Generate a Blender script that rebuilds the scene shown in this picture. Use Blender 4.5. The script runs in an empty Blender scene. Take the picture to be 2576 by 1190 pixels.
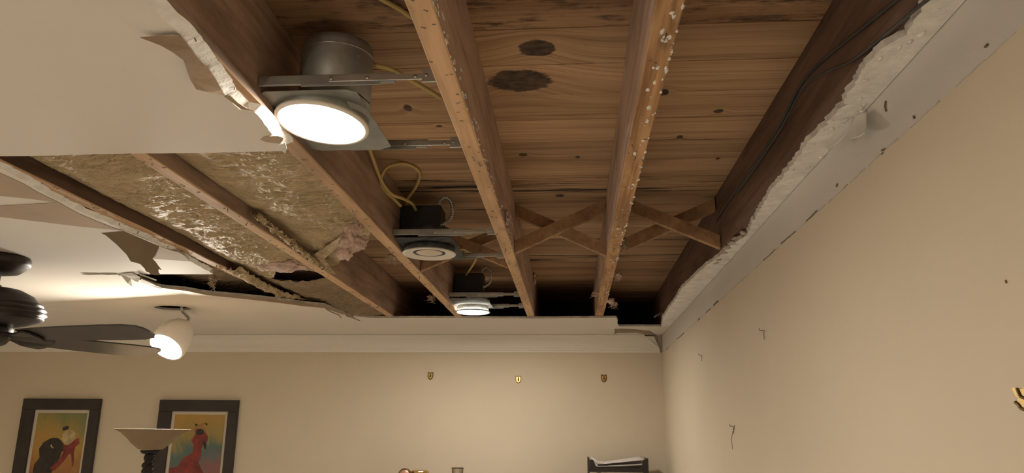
import bpy, bmesh, math, random
from mathutils import Vector, Matrix, noise
from mathutils.geometry import tessellate_polygon

random.seed(7)
scene = bpy.context.scene
COL = scene.collection
PI = math.pi

# ------------------------------------------------------------------ camera
FW, FH, FPX = 2576.0, 1190.0, 1929.94
YAW, PITCH, ROLL = math.radians(4.5145), math.radians(14.3683), math.radians(0.5340)
CAM = Vector((0, 0, 1.74))
_rz = Matrix.Rotation(YAW, 3, 'Z')
FWD = _rz @ Vector((0, math.cos(PITCH), math.sin(PITCH)))
_r0 = _rz @ Vector((1, 0, 0)); _u0 = _r0.cross(FWD)
RIGHT = math.cos(ROLL) * _r0 + math.sin(ROLL) * _u0
UP = -math.sin(ROLL) * _r0 + math.cos(ROLL) * _u0
cd = bpy.data.cameras.new('camera'); cam = bpy.data.objects.new('camera', cd); COL.objects.link(cam)
cd.sensor_fit = 'HORIZONTAL'; cd.sensor_width = 36.0; cd.lens = 36.0 * FPX / FW
cd.clip_start = 0.02; cd.clip_end = 100
cam.matrix_world = Matrix((RIGHT, UP, -FWD)).transposed().to_4x4()
cam.location = CAM
scene.camera = cam

# ------------------------------------------------------------------ world, view
world = bpy.data.worlds.new('night'); scene.world = world; world.use_nodes = True
world.node_tree.nodes['Background'].inputs[0].default_value = (0.0, 0.0, 0.0, 1)
vs = scene.view_settings
vs.view_transform = 'Standard'; vs.look = 'None'; vs.gamma = 1.0; vs.use_curve_mapping = False
vs.exposure = 1.12
LAMP = 95.0            # radiance of the LED discs
LAMP_COL = (1.0, 0.915, 0.78)
ADDED_UPLIGHT = 520.0          # bulbs of unseen floor lamps added to throw light up at the ceiling
# The lamps themselves (LED discs, bulbs) carry their own emission in their builders.

# ------------------------------------------------------------------ places
ZC, ZJ, ZS = 2.4275, 2.44, 2.675      # ceiling underside, joist bottom, subfloor underside
XW, YB, XL, YF = 0.643, 5.60, -4.75, -2.6

def ray(px, py): return FWD + RIGHT * ((px - FW / 2) / FPX) - UP * ((py - FH / 2) / FPX)
def at_z(px, py, z):
    d = ray(px, py); return CAM + d * ((z - CAM.z) / d.z)
def at_y(px, py, y):
    d = ray(px, py); return CAM + d * (y / d.y)
def at_x(px, py, x):
    d = ray(px, py); return CAM + d * (x / d.x)
def at_plane(px, py, p, n):
    d = ray(px, py); return CAM + d * ((p - CAM).dot(n) / d.dot(n))

# ------------------------------------------------------------------ materials
class NT:
    def __init__(s, name):
        s.m = bpy.data.materials.new(name); s.m.use_nodes = True
        s.t = s.m.node_tree; s.b = s.t.nodes['Principled BSDF']
    def n(s, typ, **kw):
        o = s.t.nodes.new(typ)
        for k, v in kw.items(): setattr(o, k, v)
        return o
    def l(s, a, b): s.t.links.new(a, b)
    def val(s, sock, v):
        if hasattr(v, 'is_linked') or hasattr(v, 'links'): s.l(v, sock)
        else: sock.default_value = v
    def math(s, op, a, b=None, c=None, clamp=False):
        o = s.n('ShaderNodeMath', operation=op); o.use_clamp = clamp
        for i, v in enumerate((a, b, c)):
            if v is not None: s.val(o.inputs[i], v)
        return o.outputs[0]
    def vmath(s, op, a, b=None):
        o = s.n('ShaderNodeVectorMath', operation=op)
        for i, v in enumerate((a, b)):
            if v is not None: s.val(o.inputs[i], v)
        return o
    def noise(s, vec, scale, detail=4, rough=0.55, dist=0.0):
        o = s.n('ShaderNodeTexNoise'); s.l(vec, o.inputs['Vector'])
        o.inputs['Scale'].default_value = scale; o.inputs['Detail'].default_value = detail
        o.inputs['Roughness'].default_value = rough; o.inputs['Distortion'].default_value = dist
        return o.outputs['Fac']
    def ramp(s, fac, stops):
        o = s.n('ShaderNodeValToRGB'); s.l(fac, o.inputs[0]); e = o.color_ramp.elements
        e[0].position, e[0].color = stops[0][0], (*stops[0][1], 1)
        e[1].position, e[1].color = stops[-1][0], (*stops[-1][1], 1)
        for p, c in stops[1:-1]:
            k = e.new(p); k.color = (*c, 1)
        return o.outputs[0]
    def mix(s, fac, a, b, mode='MIX'):
        o = s.n('ShaderNodeMix', data_type='RGBA', blend_type=mode)
        s.val(o.inputs[0], fac)
        for i, v in ((6, a), (7, b)):
            if isinstance(v, tuple): o.inputs[i].default_value = (*v, 1) if len(v) == 3 else v
            else: s.l(v, o.inputs[i])
        return o.outputs[2]
    def bump(s, h, strength=0.3, dist=0.005):
        o = s.n('ShaderNodeBump'); o.inputs['Strength'].default_value = strength
        o.inputs['Distance'].default_value = dist; s.l(h, o.inputs['Height']); s.l(o.outputs[0], s.b.inputs['Normal'])
    def pos(s): return s.n('ShaderNodeNewGeometry').outputs['Position']
    def obj(s): return s.n('ShaderNodeTexCoord').outputs['Object']
    def scaled(s, v, sc):
        return s.vmath('MULTIPLY', v, sc).outputs[0]

def simple(name, col, rough=0.6, metal=0.0, var=0.12, scale=8.0, bump=0.0, bscale=60, spec=None, coat=0):
    t = NT(name); v = t.obj()
    f = t.noise(v, scale, 4)
    d = tuple(c * (1 - var) for c in col); u = tuple(min(1, c * (1 + var)) for c in col)
    t.l(t.ramp(f, [(0.3, d), (0.7, u)]), t.b.inputs['Base Color'])
    t.b.inputs['Roughness'].default_value = rough; t.b.inputs['Metallic'].default_value = metal
    if spec is not None: t.b.inputs['Specular IOR Level'].default_value = spec
    if coat: t.b.inputs['Coat Weight'].default_value = coat
    if bump: t.bump(t.noise(v, bscale, 3), bump, 0.004)
    return t.m

def painted(name, col, bump=0.12, var=0.03):
    t = NT(name); v = t.pos()
    f = t.noise(v, 1.2, 3)
    t.l(t.ramp(f, [(0.3, tuple(c * (1 - var) for c in col)), (0.7, tuple(min(1, c * (1 + var)) for c in col))]), t.b.inputs['Base Color'])
    t.b.inputs['Roughness'].default_value = 0.75
    t.b.inputs['Specular IOR Level'].default_value = 0.25
    t.bump(t.noise(v, 160, 3), bump, 0.002)
    return t.m

# ---- knotty boards: grain runs along X and flows round the knots (world positions on real boards)
KNOTS = [(1350, 122, 44, 20), (1308, 204, 76, 26), (1316, 390, 10, 4), (1453, 396, 6, 3), (1668, 233, 14, 8),
         (1808, 280, 12, 5), (1710, 345, 7, 4), (1408, 492, 11, 4), (1026, 273, 10, 8), (1105, 318, 8, 3), (1806, 400, 5, 3)]
def knot_world(k):
    px, py, rx, ry = k
    c = at_z(px, py, ZS); a = at_z(px + rx, py, ZS); b = at_z(px, py - ry, ZS); d = at_z(px, py + ry, ZS)
    return c.x, c.y, abs(a.x - c.x), abs(b.y - d.y) / 2
def pine_boards(name, stain=0.0, mottle=0.0, tint=(1, 1, 1)):
    t = NT(name); P = t.pos()
    oi = t.n('ShaderNodeObjectInfo'); rnd = oi.outputs['Random']
    sep = t.n('ShaderNodeSeparateXYZ'); t.l(P, sep.inputs[0])
    bend = None; kmask = None; ring = None
    wob = t.noise(t.scaled(P, (14, 20, 14)), 2.6, 4)
    for k in KNOTS:
        x, y, rx, ry = knot_world(k)
        dx = t.math('DIVIDE', t.math('SUBTRACT', sep.outputs[0], x), rx)
        dy = t.math('DIVIDE', t.math('SUBTRACT', sep.outputs[1], y), ry)
        d2 = t.math('ADD', t.math('MULTIPLY', dx, dx), t.math('MULTIPLY', dy, dy))
        g = t.math('POWER', 2.718, t.math('MULTIPLY', d2, -0.22))
        gg = t.math('MULTIPLY', g, ry * 1.6)
        bend = gg if bend is None else t.math('ADD', bend, gg)
        e = t.math('ADD', d2, t.math('MULTIPLY_ADD', wob, 1.3, -0.65))
        m = t.math('SMOOTH_MIN', t.math('SUBTRACT', 1.25, e), 0.35, 0.2)
        m = t.math('MULTIPLY', t.math('MAXIMUM', m, 0.0), 3.3, clamp=True)
        kmask = m if kmask is None else t.math('MAXIMUM', kmask, m)
    yy = t.math('ADD', sep.outputs[1], bend)
    yy = t.math('ADD', yy, t.math('MULTIPLY', rnd, 7.3))
    cb = t.n('ShaderNodeCombineXYZ'); t.l(sep.outputs[0], cb.inputs[0]); t.l(yy, cb.inputs[1]); t.l(rnd, cb.inputs[2])
    v = cb.outputs[0]
    fine = t.noise(t.scaled(v, (1.6, 95, 3)), 1.0, 4, 0.6, 0.4)
    broad = t.noise(t.scaled(v, (0.9, 9, 3)), 1.0, 3, 0.5, 0.6)
    g1 = t.ramp(fine, [(0.28, (0.30, 0.182, 0.100)), (0.46, (0.50, 0.332, 0.20)), (0.70, (0.60, 0.42, 0.27))])
    g2 = t.ramp(broad, [(0.30, (0.62, 0.54, 0.48)), (0.5, (0.95, 0.92, 0.88)), (0.72, (1.1, 1.08, 1.04))])
    c = t.mix(1.0, g1, g2, 'MULTIPLY')
    br = t.math('MULTIPLY_ADD', rnd, 0.36, 0.80)
    cc = t.n('ShaderNodeCombineColor'); [t.l(br, cc.inputs[i]) for i in range(3)]
    c = t.mix(1.0, c, cc.outputs[0], 'MULTIPLY')
    c = t.mix(1.0, c, tint, 'MULTIPLY')
    if stain:
        s = t.noise(t.scaled(P, (1.5, 26, 1)), 1.0, 5, 0.65, 0.5)
        c = t.mix(t.math('MULTIPLY', t.math('SUBTRACT', s, 0.60 - stain, clamp=True), 9.0, clamp=True), c, (0.022, 0.018, 0.017))
    if mottle:
        s = t.noise(t.scaled(P, (9, 40, 1)), 1.0, 5, 0.7)
        c = t.mix(t.math('MULTIPLY', t.math('SUBTRACT', s, 0.50, clamp=True), 6.0 * mottle, clamp=True), c, (0.06, 0.036, 0.026))
    kn = t.ramp(t.noise(t.scaled(P, (30, 50, 1)), 1.0, 4), [(0.3, (0.035, 0.022, 0.016)), (0.7, (0.16, 0.105, 0.075))])
    c = t.mix(kmask, c, kn)
    t.l(c, t.b.inputs['Base Color']); t.b.inputs['Roughness'].default_value = 0.72
    t.b.inputs['Specular IOR Level'].default_value = 0.3
    t.bump(fine, 0.25, 0.003)
    return t.m

def lumber(name, dark, light, grain_scale=70, residue=0.0, residue_scale=(25, 7, 25), thr=0.6, soot=0.0, rough=0.7):
    """Sawn joist: grain runs along Y."""
    t = NT(name); P = t.pos()
    rnd = t.n('ShaderNodeObjectInfo').outputs['Random']
    cb = t.n('ShaderNodeCombineXYZ')
    sep = t.n('ShaderNodeSeparateXYZ'); t.l(P, sep.inputs[0])
    t.l(sep.outputs[0], cb.inputs[0]); t.l(t.math('ADD', sep.outputs[1], t.math('MULTIPLY', rnd, 9.0)), cb.inputs[1]); t.l(sep.outputs[2], cb.inputs[2])
    v = cb.outputs[0]
    f = t.noise(t.scaled(v, (grain_scale, 2.2, grain_scale)), 1.0, 3, 0.5, 0.5)
    b = t.noise(t.scaled(v, (8, 1.6, 8)), 1.0, 4, 0.6)
    c = t.ramp(f, [(0.32, dark), (0.55, light)])
    c = t.mix(1.0, c, t.ramp(b, [(0.3, (0.62, 0.58, 0.56)), (0.6, (1.05, 1.02, 1.0))]), 'MULTIPLY')
    if soot:
        s = t.noise(t.scaled(v, (18, 5, 18)), 1.0, 5, 0.7)
        c = t.mix(t.math('MULTIPLY', t.math('SUBTRACT', s, 0.56, clamp=True), 5 * soot, clamp=True), c, (0.05, 0.035, 0.028))
    if residue:
        s = t.noise(t.scaled(v, residue_scale), 1.0, 6, 0.68, 0.3)
        w = t.noise(t.scaled(v, (3, 1.1, 3)), 1.0, 2)
        s = t.math('ADD', s, t.math('MULTIPLY_ADD', w, 0.5, -0.25))
        m = t.math('MULTIPLY', t.math('SUBTRACT', s, thr, clamp=True), 8.0, clamp=True)
        c = t.mix(t.math('MULTIPLY', m, residue), c, (0.62, 0.58, 0.52))
    t.l(c, t.b.inputs['Base Color']); t.b.inputs['Roughness'].default_value = rough
    t.b.inputs['Specular IOR Level'].default_value = 0.3
    t.bump(f, 0.35, 0.003)
    return t.m

def emitter(name, col, strength):
    t = NT(name)
    t.l(t.ramp(t.noise(t.obj(), 4.0), [(0.2, tuple(c * 0.98 for c in col)), (0.8, col)]), t.b.inputs['Emission Color'])
    t.b.inputs['Base Color'].default_value = (0.9, 0.88, 0.82, 1)
    t.b.inputs['Emission Strength'].default_value = strength
    return t.m

M = {}
M['ceiling'] = painted('ceiling_paint', (0.75, 0.705, 0.645), 0.10)
M['wall'] = painted('cream_wall_paint', (0.66, 0.575, 0.45), 0.12)
M['wall_white'] = painted('unpainted_wallboard', (0.63, 0.60, 0.56), 0.22, 0.06)
M['crown'] = painted('crown_paint', (0.80, 0.765, 0.70), 0.03)
M['floor'] = simple('oak_floor', (0.56, 0.525, 0.475), 0.5)
M['gypsum'] = simple('gypsum_core', (0.84, 0.82, 0.78), 0.95, bump=0.8, bscale=55, var=0.12, scale=22)
M['gypsum_edge'] = simple('gypsum_edge', (0.52, 0.49, 0.45), 0.95, bump=0.8, bscale=70, var=0.25, scale=26)
M['paper'] = simple('brown_board_paper', (0.33, 0.235, 0.155), 0.85, bump=0.25, bscale=40, var=0.1, scale=5)
M['paper_tan'] = simple('tan_board_paper', (0.44, 0.335, 0.235), 0.85, bump=0.2, bscale=40, var=0.1, scale=4)
M['paper_dark'] = simple('grey_brown_paper', (0.30, 0.235, 0.17), 0.9, bump=0.2, bscale=30)
M['white_paper'] = simple('white_face_paper', (0.72, 0.70, 0.65), 0.85, bump=0.4, bscale=30, var=0.06)
M['plank'] = pine_boards('knotty_pine_plank')
M['plank_stain'] = pine_boards('stained_pine_plank', stain=0.09)
M['plank_mottle'] = pine_boards('mottled_pine_plank', mottle=1.0, tint=(0.9, 0.84, 0.8))
M['plank_dark'] = pine_boards('dark_pine_plank', stain=0.001, tint=(0.72, 0.68, 0.66))
M['joist'] = lumber('aged_joist_side', (0.34, 0.245, 0.19), (0.48, 0.355, 0.28), 40, residue=0.55, residue_scale=(16, 4, 16), thr=0.70, soot=0.4)
M['joist_dusty'] = lumber('dusty_joist_side', (0.40, 0.29, 0.235), (0.55, 0.41, 0.33), 34, residue=0.6, residue_scale=(15, 3, 15), thr=0.62, soot=0.3)
M['joist_clean'] = lumber('clean_joist_edge', (0.58, 0.385, 0.23), (0.68, 0.465, 0.285), 90, residue=0.6, thr=0.80, soot=0.5)
M['joist_grain'] = lumber('grainy_joist_edge', (0.33, 0.175, 0.085), (0.58, 0.36, 0.19), 85, residue=0.9, thr=0.66, soot=0.8)
M['rim'] = lumber('dark_rim_and_shade_timber', (0.11, 0.07, 0.054), (0.19, 0.118, 0.088), 30, residue=0.25, residue_scale=(14, 5, 14), thr=0.74, soot=0.7, rough=0.6)
M['brace'] = lumber('brace_lumber', (0.34, 0.205, 0.115), (0.45, 0.285, 0.165), 60, soot=0.3)
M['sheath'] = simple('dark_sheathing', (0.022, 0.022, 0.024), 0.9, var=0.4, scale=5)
M['black'] = simple('black_box_paint', (0.018, 0.019, 0.02), 0.55, var=0.2)
M['galv'] = simple('galvanised_steel', (0.50, 0.50, 0.48), 0.35, 0.85, var=0.15, scale=20)
M['galv_dull'] = simple('dull_galvanised_steel', (0.34, 0.35, 0.33), 0.5, 0.6, var=0.2, scale=14)
M['dusty'] = simple('dusty_dark_metal', (0.075, 0.08, 0.08), 0.7, 0.3, var=0.5, scale=30, bump=0.3, bscale=50)
M['trimwhite'] = simple('white_trim_enamel', (0.78, 0.73, 0.66), 0.4, var=0.03)
M['lensoff'] = simple('unlit_lens', (0.72, 0.62, 0.51), 0.5, var=0.06)
M['lens'] = emitter('lit_lens', LAMP_COL, LAMP * 0.72)
M['lens_dim'] = emitter('lit_lens_far', LAMP_COL, LAMP * 1.2)
M['lens_dangling'] = emitter('lit_lens_dangling', LAMP_COL, LAMP * 2.6)
M['lens_added'] = emitter('lit_lens_added', LAMP_COL, LAMP * 0.5)
M['yellow'] = simple('yellow_cable_sheath', (0.52, 0.39, 0.14), 0.5, var=0.12, scale=20)
M['greycable'] = simple('dark_cable_sheath', (0.045, 0.044, 0.044), 0.5, var=0.2)
M['pink'] = simple('pink_fibreglass', (0.60, 0.445, 0.39), 1.0, bump=1.0, bscale=70, var=0.25, scale=30)
M['bronze'] = simple('oil_rubbed_bronze', (0.040, 0.031, 0.024), 0.5, 0.4, var=0.2, scale=12)
M['blade'] = simple('dark_blade_wood', (0.040, 0.034, 0.028), 0.45, var=0.25, scale=9)
M['brass'] = simple('brass', (0.66, 0.47, 0.20), 0.36, 1.0, var=0.12, scale=20)
M['brass_dark'] = simple('tarnished_brass', (0.15, 0.09, 0.035), 0.4, 0.9, var=0.3, scale=20)
M['frame'] = simple('black_frame_wood', (0.030, 0.024, 0.022), 0.45, var=0.2)
M['mat'] = simple('white_mat_board', (0.64, 0.57, 0.48), 0.8, var=0.02)
M['amber'] = simple('amber_frosted_glass', (0.25, 0.172, 0.092), 0.6, var=0.08, scale=14)
M['iron'] = simple('black_iron', (0.020, 0.018, 0.016), 0.4, 0.6, var=0.25)
M['tray'] = simple('dark_metal_mesh_tray', (0.028, 0.022, 0.019), 0.5, 0.3, var=0.2)
M['sheet'] = simple('letter_paper', (0.74, 0.70, 0.72), 0.8, var=0.03)
M['cabinet'] = simple('walnut_cabinet', (0.10, 0.06, 0.035), 0.5, var=0.25)
M['copper'] = simple('copper_face', (0.52, 0.30, 0.21), 0.4, 0.5, var=0.1)
M['mark'] = simple('dirt_mark', (0.20, 0.15, 0.105), 0.9, var=0.4, scale=40)
M['caulk'] = simple('caulk_line', (0.47, 0.41, 0.33), 0.9, var=0.25, scale=25)
M['steel'] = simple('nail_steel', (0.25, 0.22, 0.18), 0.4, 0.8)

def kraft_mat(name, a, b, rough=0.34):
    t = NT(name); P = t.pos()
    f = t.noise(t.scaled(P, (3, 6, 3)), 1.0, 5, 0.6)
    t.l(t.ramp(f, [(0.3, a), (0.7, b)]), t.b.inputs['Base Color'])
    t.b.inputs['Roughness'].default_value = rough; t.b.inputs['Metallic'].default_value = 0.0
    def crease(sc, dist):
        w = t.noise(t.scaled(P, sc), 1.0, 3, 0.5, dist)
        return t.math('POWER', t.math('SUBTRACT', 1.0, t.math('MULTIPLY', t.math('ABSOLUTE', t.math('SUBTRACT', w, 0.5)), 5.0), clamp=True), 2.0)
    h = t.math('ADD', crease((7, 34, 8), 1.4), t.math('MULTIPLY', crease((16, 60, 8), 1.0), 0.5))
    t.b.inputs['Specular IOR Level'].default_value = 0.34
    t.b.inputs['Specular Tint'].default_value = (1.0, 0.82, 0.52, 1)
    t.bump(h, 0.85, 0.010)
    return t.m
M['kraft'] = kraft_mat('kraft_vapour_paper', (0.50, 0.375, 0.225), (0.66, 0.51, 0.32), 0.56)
M['kraft_shaded'] = kraft_mat('shaded_kraft_paper', (0.30, 0.22, 0.145), (0.42, 0.315, 0.21), 0.7)  # same kraft paper, with shade put into a darker colour

# ------------------------------------------------------------------ mesh helpers
class MB:
    """Collects vertices and faces for ONE mesh object."""
    def __init__(s): s.v = []; s.f = []; s.mi = []; s.sm = []
    def add(s, vs, fs, mi=0, smooth=False):
        o = len(s.v); s.v += [tuple(p) for p in vs]
        for f in fs: s.f.append([i + o for i in f]); s.mi.append(mi); s.sm.append(smooth)
        return s
    def box(s, c, d, mi=0, rot=None):
        x, y, z = (k / 2 for k in d); pts = []
        for sx, sy, sz in ((-1,-1,-1),(1,-1,-1),(1,1,-1),(-1,1,-1),(-1,-1,1),(1,-1,1),(1,1,1),(-1,1,1)):
            p = Vector((sx*x, sy*y, sz*z))
            if rot: p = rot @ p
            pts.append(p + Vector(c))
        return s.add(pts, [(0,3,2,1),(4,5,6,7),(0,1,5,4),(1,2,6,5),(2,3,7,6),(3,0,4,7)], mi)
    def bbox(s, a, b, mi=0):
        return s.box([(p+q)/2 for p, q in zip(a, b)], [abs(q-p) for p, q in zip(a, b)], mi)
    def lathe(s, prof, seg=32, M4=None, mi=0, smooth=True, caps=True):
        vs = []; fs = []
        for r, z in prof:
            for k in range(seg):
                a = 2*PI*k/seg; p = Vector((r*math.cos(a), r*math.sin(a), z))
                vs.append(M4 @ p if M4 else p)
        n = len(prof)
        for i in range(n-1):
            for k in range(seg):
                k2 = (k+1) % seg; fs.append((i*seg+k, i*seg+k2, (i+1)*seg+k2, (i+1)*seg+k))
        s.add(vs, fs, mi, smooth)
        if caps:
            o = len(s.v) - n*seg
            for i, rev in ((0, True), (n-1, False)):
                if prof[i][0] > 1e-5:
                    ring = [o+i*seg+k for k in range(seg)]
                    s.f.append(ring[::-1] if rev else ring); s.mi.append(mi); s.sm.append(False)
        return s
    def tube(s, pts, r, seg=8, mi=0, closed=False, flat=1.0):
        pts = [Vector(p) for p in pts]; n = len(pts)
        rs = r if isinstance(r, (list, tuple)) else [r]*n
        vs = []; up = Vector((0.13, 0.31, 0.94)).normalized()
        for i, p in enumerate(pts):
            t = (pts[min(i+1, n-1)] - pts[max(i-1, 0)]).normalized()
            a = up - t*up.dot(t)
            if a.length < 1e-4: a = Vector((1, 0, 0)) - t*t.x
            a.normalize(); b = t.cross(a); up = a
            for k in range(seg):
                w = 2*PI*k/seg; vs.append(p + (a*math.cos(w) + b*math.sin(w)*flat)*rs[i])
        fs = [(i*seg+k, i*seg+(k+1) % seg, (i+1)*seg+(k+1) % seg, (i+1)*seg+k) for i in range(n-1) for k in range(seg)]
        fs += [tuple(range(seg))[::-1], tuple(range((n-1)*seg, n*seg))]
        return s.add(vs, fs, mi, True)
    def build(s, name, mats, parent=None, bevel=0.0, loc=None):
        me = bpy.data.meshes.new(name)
        vs = s.v
        if loc is not None: vs = [(x-loc[0], y-loc[1], z-loc[2]) for x, y, z in s.v]
        me.from_pydata(vs, [], s.f)
        for m in (mats if isinstance(mats, (list, tuple)) else [mats]): me.materials.append(M[m] if isinstance(m, str) else m)
        me.polygons.foreach_set('material_index', s.mi); me.polygons.foreach_set('use_smooth', s.sm)
        bm = bmesh.new(); bm.from_mesh(me)
        bmesh.ops.recalc_face_normals(bm, faces=bm.faces)
        if bevel:
            bmesh.ops.bevel(bm, geom=[e for e in bm.edges if len(e.link_faces) == 2 and e.calc_face_angle(0) > 0.6],
                            offset=bevel, segments=2, affect='EDGES', profile=0.6, clamp_overlap=True)
        bm.to_mesh(me); bm.free(); me.update()
        o = bpy.data.objects.new(name, me); COL.objects.link(o)
        if loc is not None: o.location = loc
        if parent is not None:
            o.parent = parent
            o.matrix_parent_inverse = Matrix.Translation(-Vector(parent.location)) if parent.location.length else Matrix()
        return o

def tag(o, label=None, cat=None, group=None, kind=None):
    if label: o['label'] = label
    if cat: o['category'] = cat
    if group: o['group'] = group
    if kind: o['kind'] = kind
    return o
def thing(name, label, cat, loc=(0, 0, 0), group=None):
    o = bpy.data.objects.new(name, None); COL.objects.link(o); o.location = loc; o.empty_display_size = 0.05
    return tag(o, label, cat, group)
def spline(pts, n=8):
    """Catmull-Rom through the points."""
    P = [Vector(p) for p in pts]; P = [P[0]*2-P[1]] + P + [P[-1]*2-P[-2]]; out = []
    for i in range(1, len(P)-2):
        a, b, c, d = P[i-1:i+3]
        for k in range(n):
            t = k/n
            out.append(0.5*((2*b) + (c-a)*t + (2*a-5*b+4*c-d)*t*t + (3*b-a-3*c+d)*t**3))
    out.append(P[-2]); return out
def jag(pts, step, amp, rng, closed=False):
    """Breaks a polyline into short steps with ragged offsets (keeps z linear)."""
    out = []; pts = [Vector(p) for p in pts]
    for a, b in zip(pts, pts[1:]):
        L = (b-a).length; n = max(1, int(L/step)); d = (b-a).normalized(); nn = Vector((-d.y, d.x, 0))
        for k in range(n):
            q = a.lerp(b, k/n)
            if k: q = q + nn*rng.uniform(-amp, amp) + d*rng.uniform(-0.3, 0.3)*step
            out.append(q)
    out.append(pts[-1]); return out
def fill(loops):
    """Triangulates an outline with holes; returns triangles over the concatenated points."""
    return tessellate_polygon([[Vector((p.x, p.y, 0)) for p in L] for L in loops])
def sheet(name, loops, bevels, th, mats, parent):
    """Wallboard sheet: underside outline(s), an upper face grown outward by the bevel, broken core round the rim."""
    mb = MB(); flat = [p for L in loops for p in L]; tri = fill(loops)
    top = []
    for L, bv in zip(loops, bevels):
        area = sum(a.x*b.y - b.x*a.y for a, b in zip(L, L[1:]+L[:1])); sg = 1 if area > 0 else -1
        if L is not loops[0]: sg = -sg
        n = len(L)
        for i, p in enumerate(L):
            d = (L[(i+1) % n] - L[i-1]); d.z = 0
            nn = Vector((d.y, -d.x, 0)).normalized()*sg if d.length > 1e-9 else Vector()
            w = bv(p) if callable(bv) else bv
            top.append(p + nn*w + Vector((0, 0, th)))
    N = len(flat)
    mb.add(flat, tri, 0)
    mb.add(top, [t[::-1] for t in tri], 1)
    o = 0; sv = flat + top; sf = []
    for L in loops:
        n = len(L)
        for i in range(n): sf.append((o+i, o+(i+1) % n, N+o+(i+1) % n, N+o+i))
        o += n
    mb.add(sv, sf, 2)
    return mb.build(name, mats, parent)
def flap(name, pts, mat, parent, th=0.0012, normal=None):
    """A scrap of paper: polygon in space given some thickness."""
    pts = [Vector(p) for p in pts]; c = sum(pts, Vector())/len(pts)
    n = normal or sum(((a-c).cross(b-c) for a, b in zip(pts, pts[1:]+pts[:1])), Vector()).normalized()
    a = n.orthogonal().normalized(); b = n.cross(a)
    tri = tessellate_polygon([[Vector(((p-c).dot(a), (p-c).dot(b), 0)) for p in pts]])
    q = [p + n*th for p in pts]; N = len(pts); mb = MB()
    mb.add(pts+q, [t for t in tri] + [tuple(i+N for i in t[::-1]) for t in tri] + [(i, (i+1) % N, N+(i+1) % N, N+i) for i in range(N)])
    return mb.build(name, mat, parent)
def blob(mb, c, r, seed, rough=0.4, lvl=3, mi=0):
    bm = bmesh.new(); bmesh.ops.create_icosphere(bm, subdivisions=lvl, radius=1.0)
    vs = []
    for v in bm.verts:
        k = 1 + rough*noise.noise(v.co*1.6 + Vector((seed, seed*1.7, 0))) + rough*0.6*noise.noise(v.co*4.5 + Vector((0, seed, seed)))
        vs.append(Vector((v.co.x*r[0]*k + c[0], v.co.y*r[1]*k + c[1], v.co.z*r[2]*k + c[2])))
    mb.add(vs, [[v.index for v in f.verts] for f in bm.faces], mi, True); bm.free(); return mb

# ================================================================== STRUCTURE
def struct(o): o['kind'] = 'structure'; return o
mb = MB().bbox((XL-0.1, YF-0.1, -0.1), (XW+0.1, YB+0.1, 0)); struct(mb.build('floor', 'floor'))
mb = MB().bbox((XL-0.1, YB, 0), (XW, YB+0.1, ZC+0.0125)); struct(mb.build('wall_back', 'wall'))
mb = MB().bbox((XL-0.1, YF, 0), (XL, YB, ZC+0.0125)); struct(mb.build('wall_left', 'wall'))
mb = MB().bbox((XL-0.1, YF-0.1, 0), (XW+0.1, YF, ZS)); struct(mb.build('wall_front', 'wall'))
ZCR = 2.306
wr = MB().bbox((XW, YF, 0), (XW+0.1, YB+0.1, ZCR)).build('wall_right', 'wall'); struct(wr)
tag(MB().bbox((XW+0.0015, YF, ZCR), (XW+0.1, YB+0.1, ZS)).build('bare_wallboard', 'wall_white', wr), 'bare pale wallboard band where the crown moulding was pulled off')

# paint ridge and gouges left along the removed crown
rng = random.Random(3)
mb = MB()
y = 1.05
while y < 5.55:
    L = rng.uniform(0.05, 0.22)
    pts = [(XW+0.0005, y+L*k/6, ZCR+rng.uniform(-0.0012, 0.0012)) for k in range(7)]
    mb.tube(pts, [rng.uniform(0.0006, 0.0018) for _ in pts], 5); y += L + rng.choice((0.0, 0.0, 0.02, 0.06))
tag(mb.build('caulk_ridge', 'caulk', wr), kind='stuff')
def wall_mark(name, pxs, r, mat='mark'):
    return MB().tube([at_x(a, b, XW-0.0006) for a, b in pxs], r, 5).build(name, mat, wr)
for pxs, r in (([(2228, 254), (2226, 268), (2229, 280)], 0.0028), ([(2106, 462), (2104, 470)], 0.003),
               ([(2218, 378), (2226, 376)], 0.0035), ([(2222, 383), (2219, 388)], 0.003), ([(2300, 298), (2298, 292)], 0.003),
               ([(2054, 530), (2040, 545), (2028, 556)], 0.0026), ([(2000, 583), (1988, 594), (1965, 612)], 0.003),
               ([(1950, 628), (1935, 643), (1920, 655)], 0.0028), ([(1806, 757), (1795, 768)], 0.004), ([(1788, 776), (1776, 786)], 0.0035),
               ([(1760, 801), (1757, 805)], 0.006), ([(1720, 838), (1712, 846), (1703, 853)], 0.0045), ([(1682, 873), (1676, 880)], 0.0035),
               ([(2484, 112), (2478, 118)], 0.0035), ([(2530, 705), (2532, 712)], 0.003), ([(1848, 1070), (1846, 1084)], 0.003),
               ([(1844, 1085), (1840, 1105), (1843, 1130)], 0.0022)):
    wall_mark('gouge', pxs, r*0.62)
# little picture nails left in the wall
def picture_nail(px, py, label):
    p = at_x(px, py, XW)
    mb = MB().tube([p + Vector((0.004, 0, 0)), p + Vector((-0.016, -0.002, 0.004)), p + Vector((-0.019, -0.002, 0.010))], 0.0016, 6)
    mb.tube([p + Vector((-0.017, -0.002, 0.004)), p + Vector((-0.0175, -0.002, 0.004))], 0.0036, 8)
    mb.tube([p + Vector((-0.003, 0.004, -0.002)), p + Vector((-0.003, 0.005, -0.026))], 0.0012, 5)
    return tag(mb.build('picture_nail', 'steel', loc=p), label, 'nail', 'bent nails left in the right-hand wall')
picture_nail(1924, 834, 'bent steel nail in the cream wall, highest of three')
picture_nail(1767, 895, 'bent steel nail in the cream wall nearest the room corner')
picture_nail(1847, 1074, 'lowest bent nail in the cream wall, above a rubbed streak')

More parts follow.
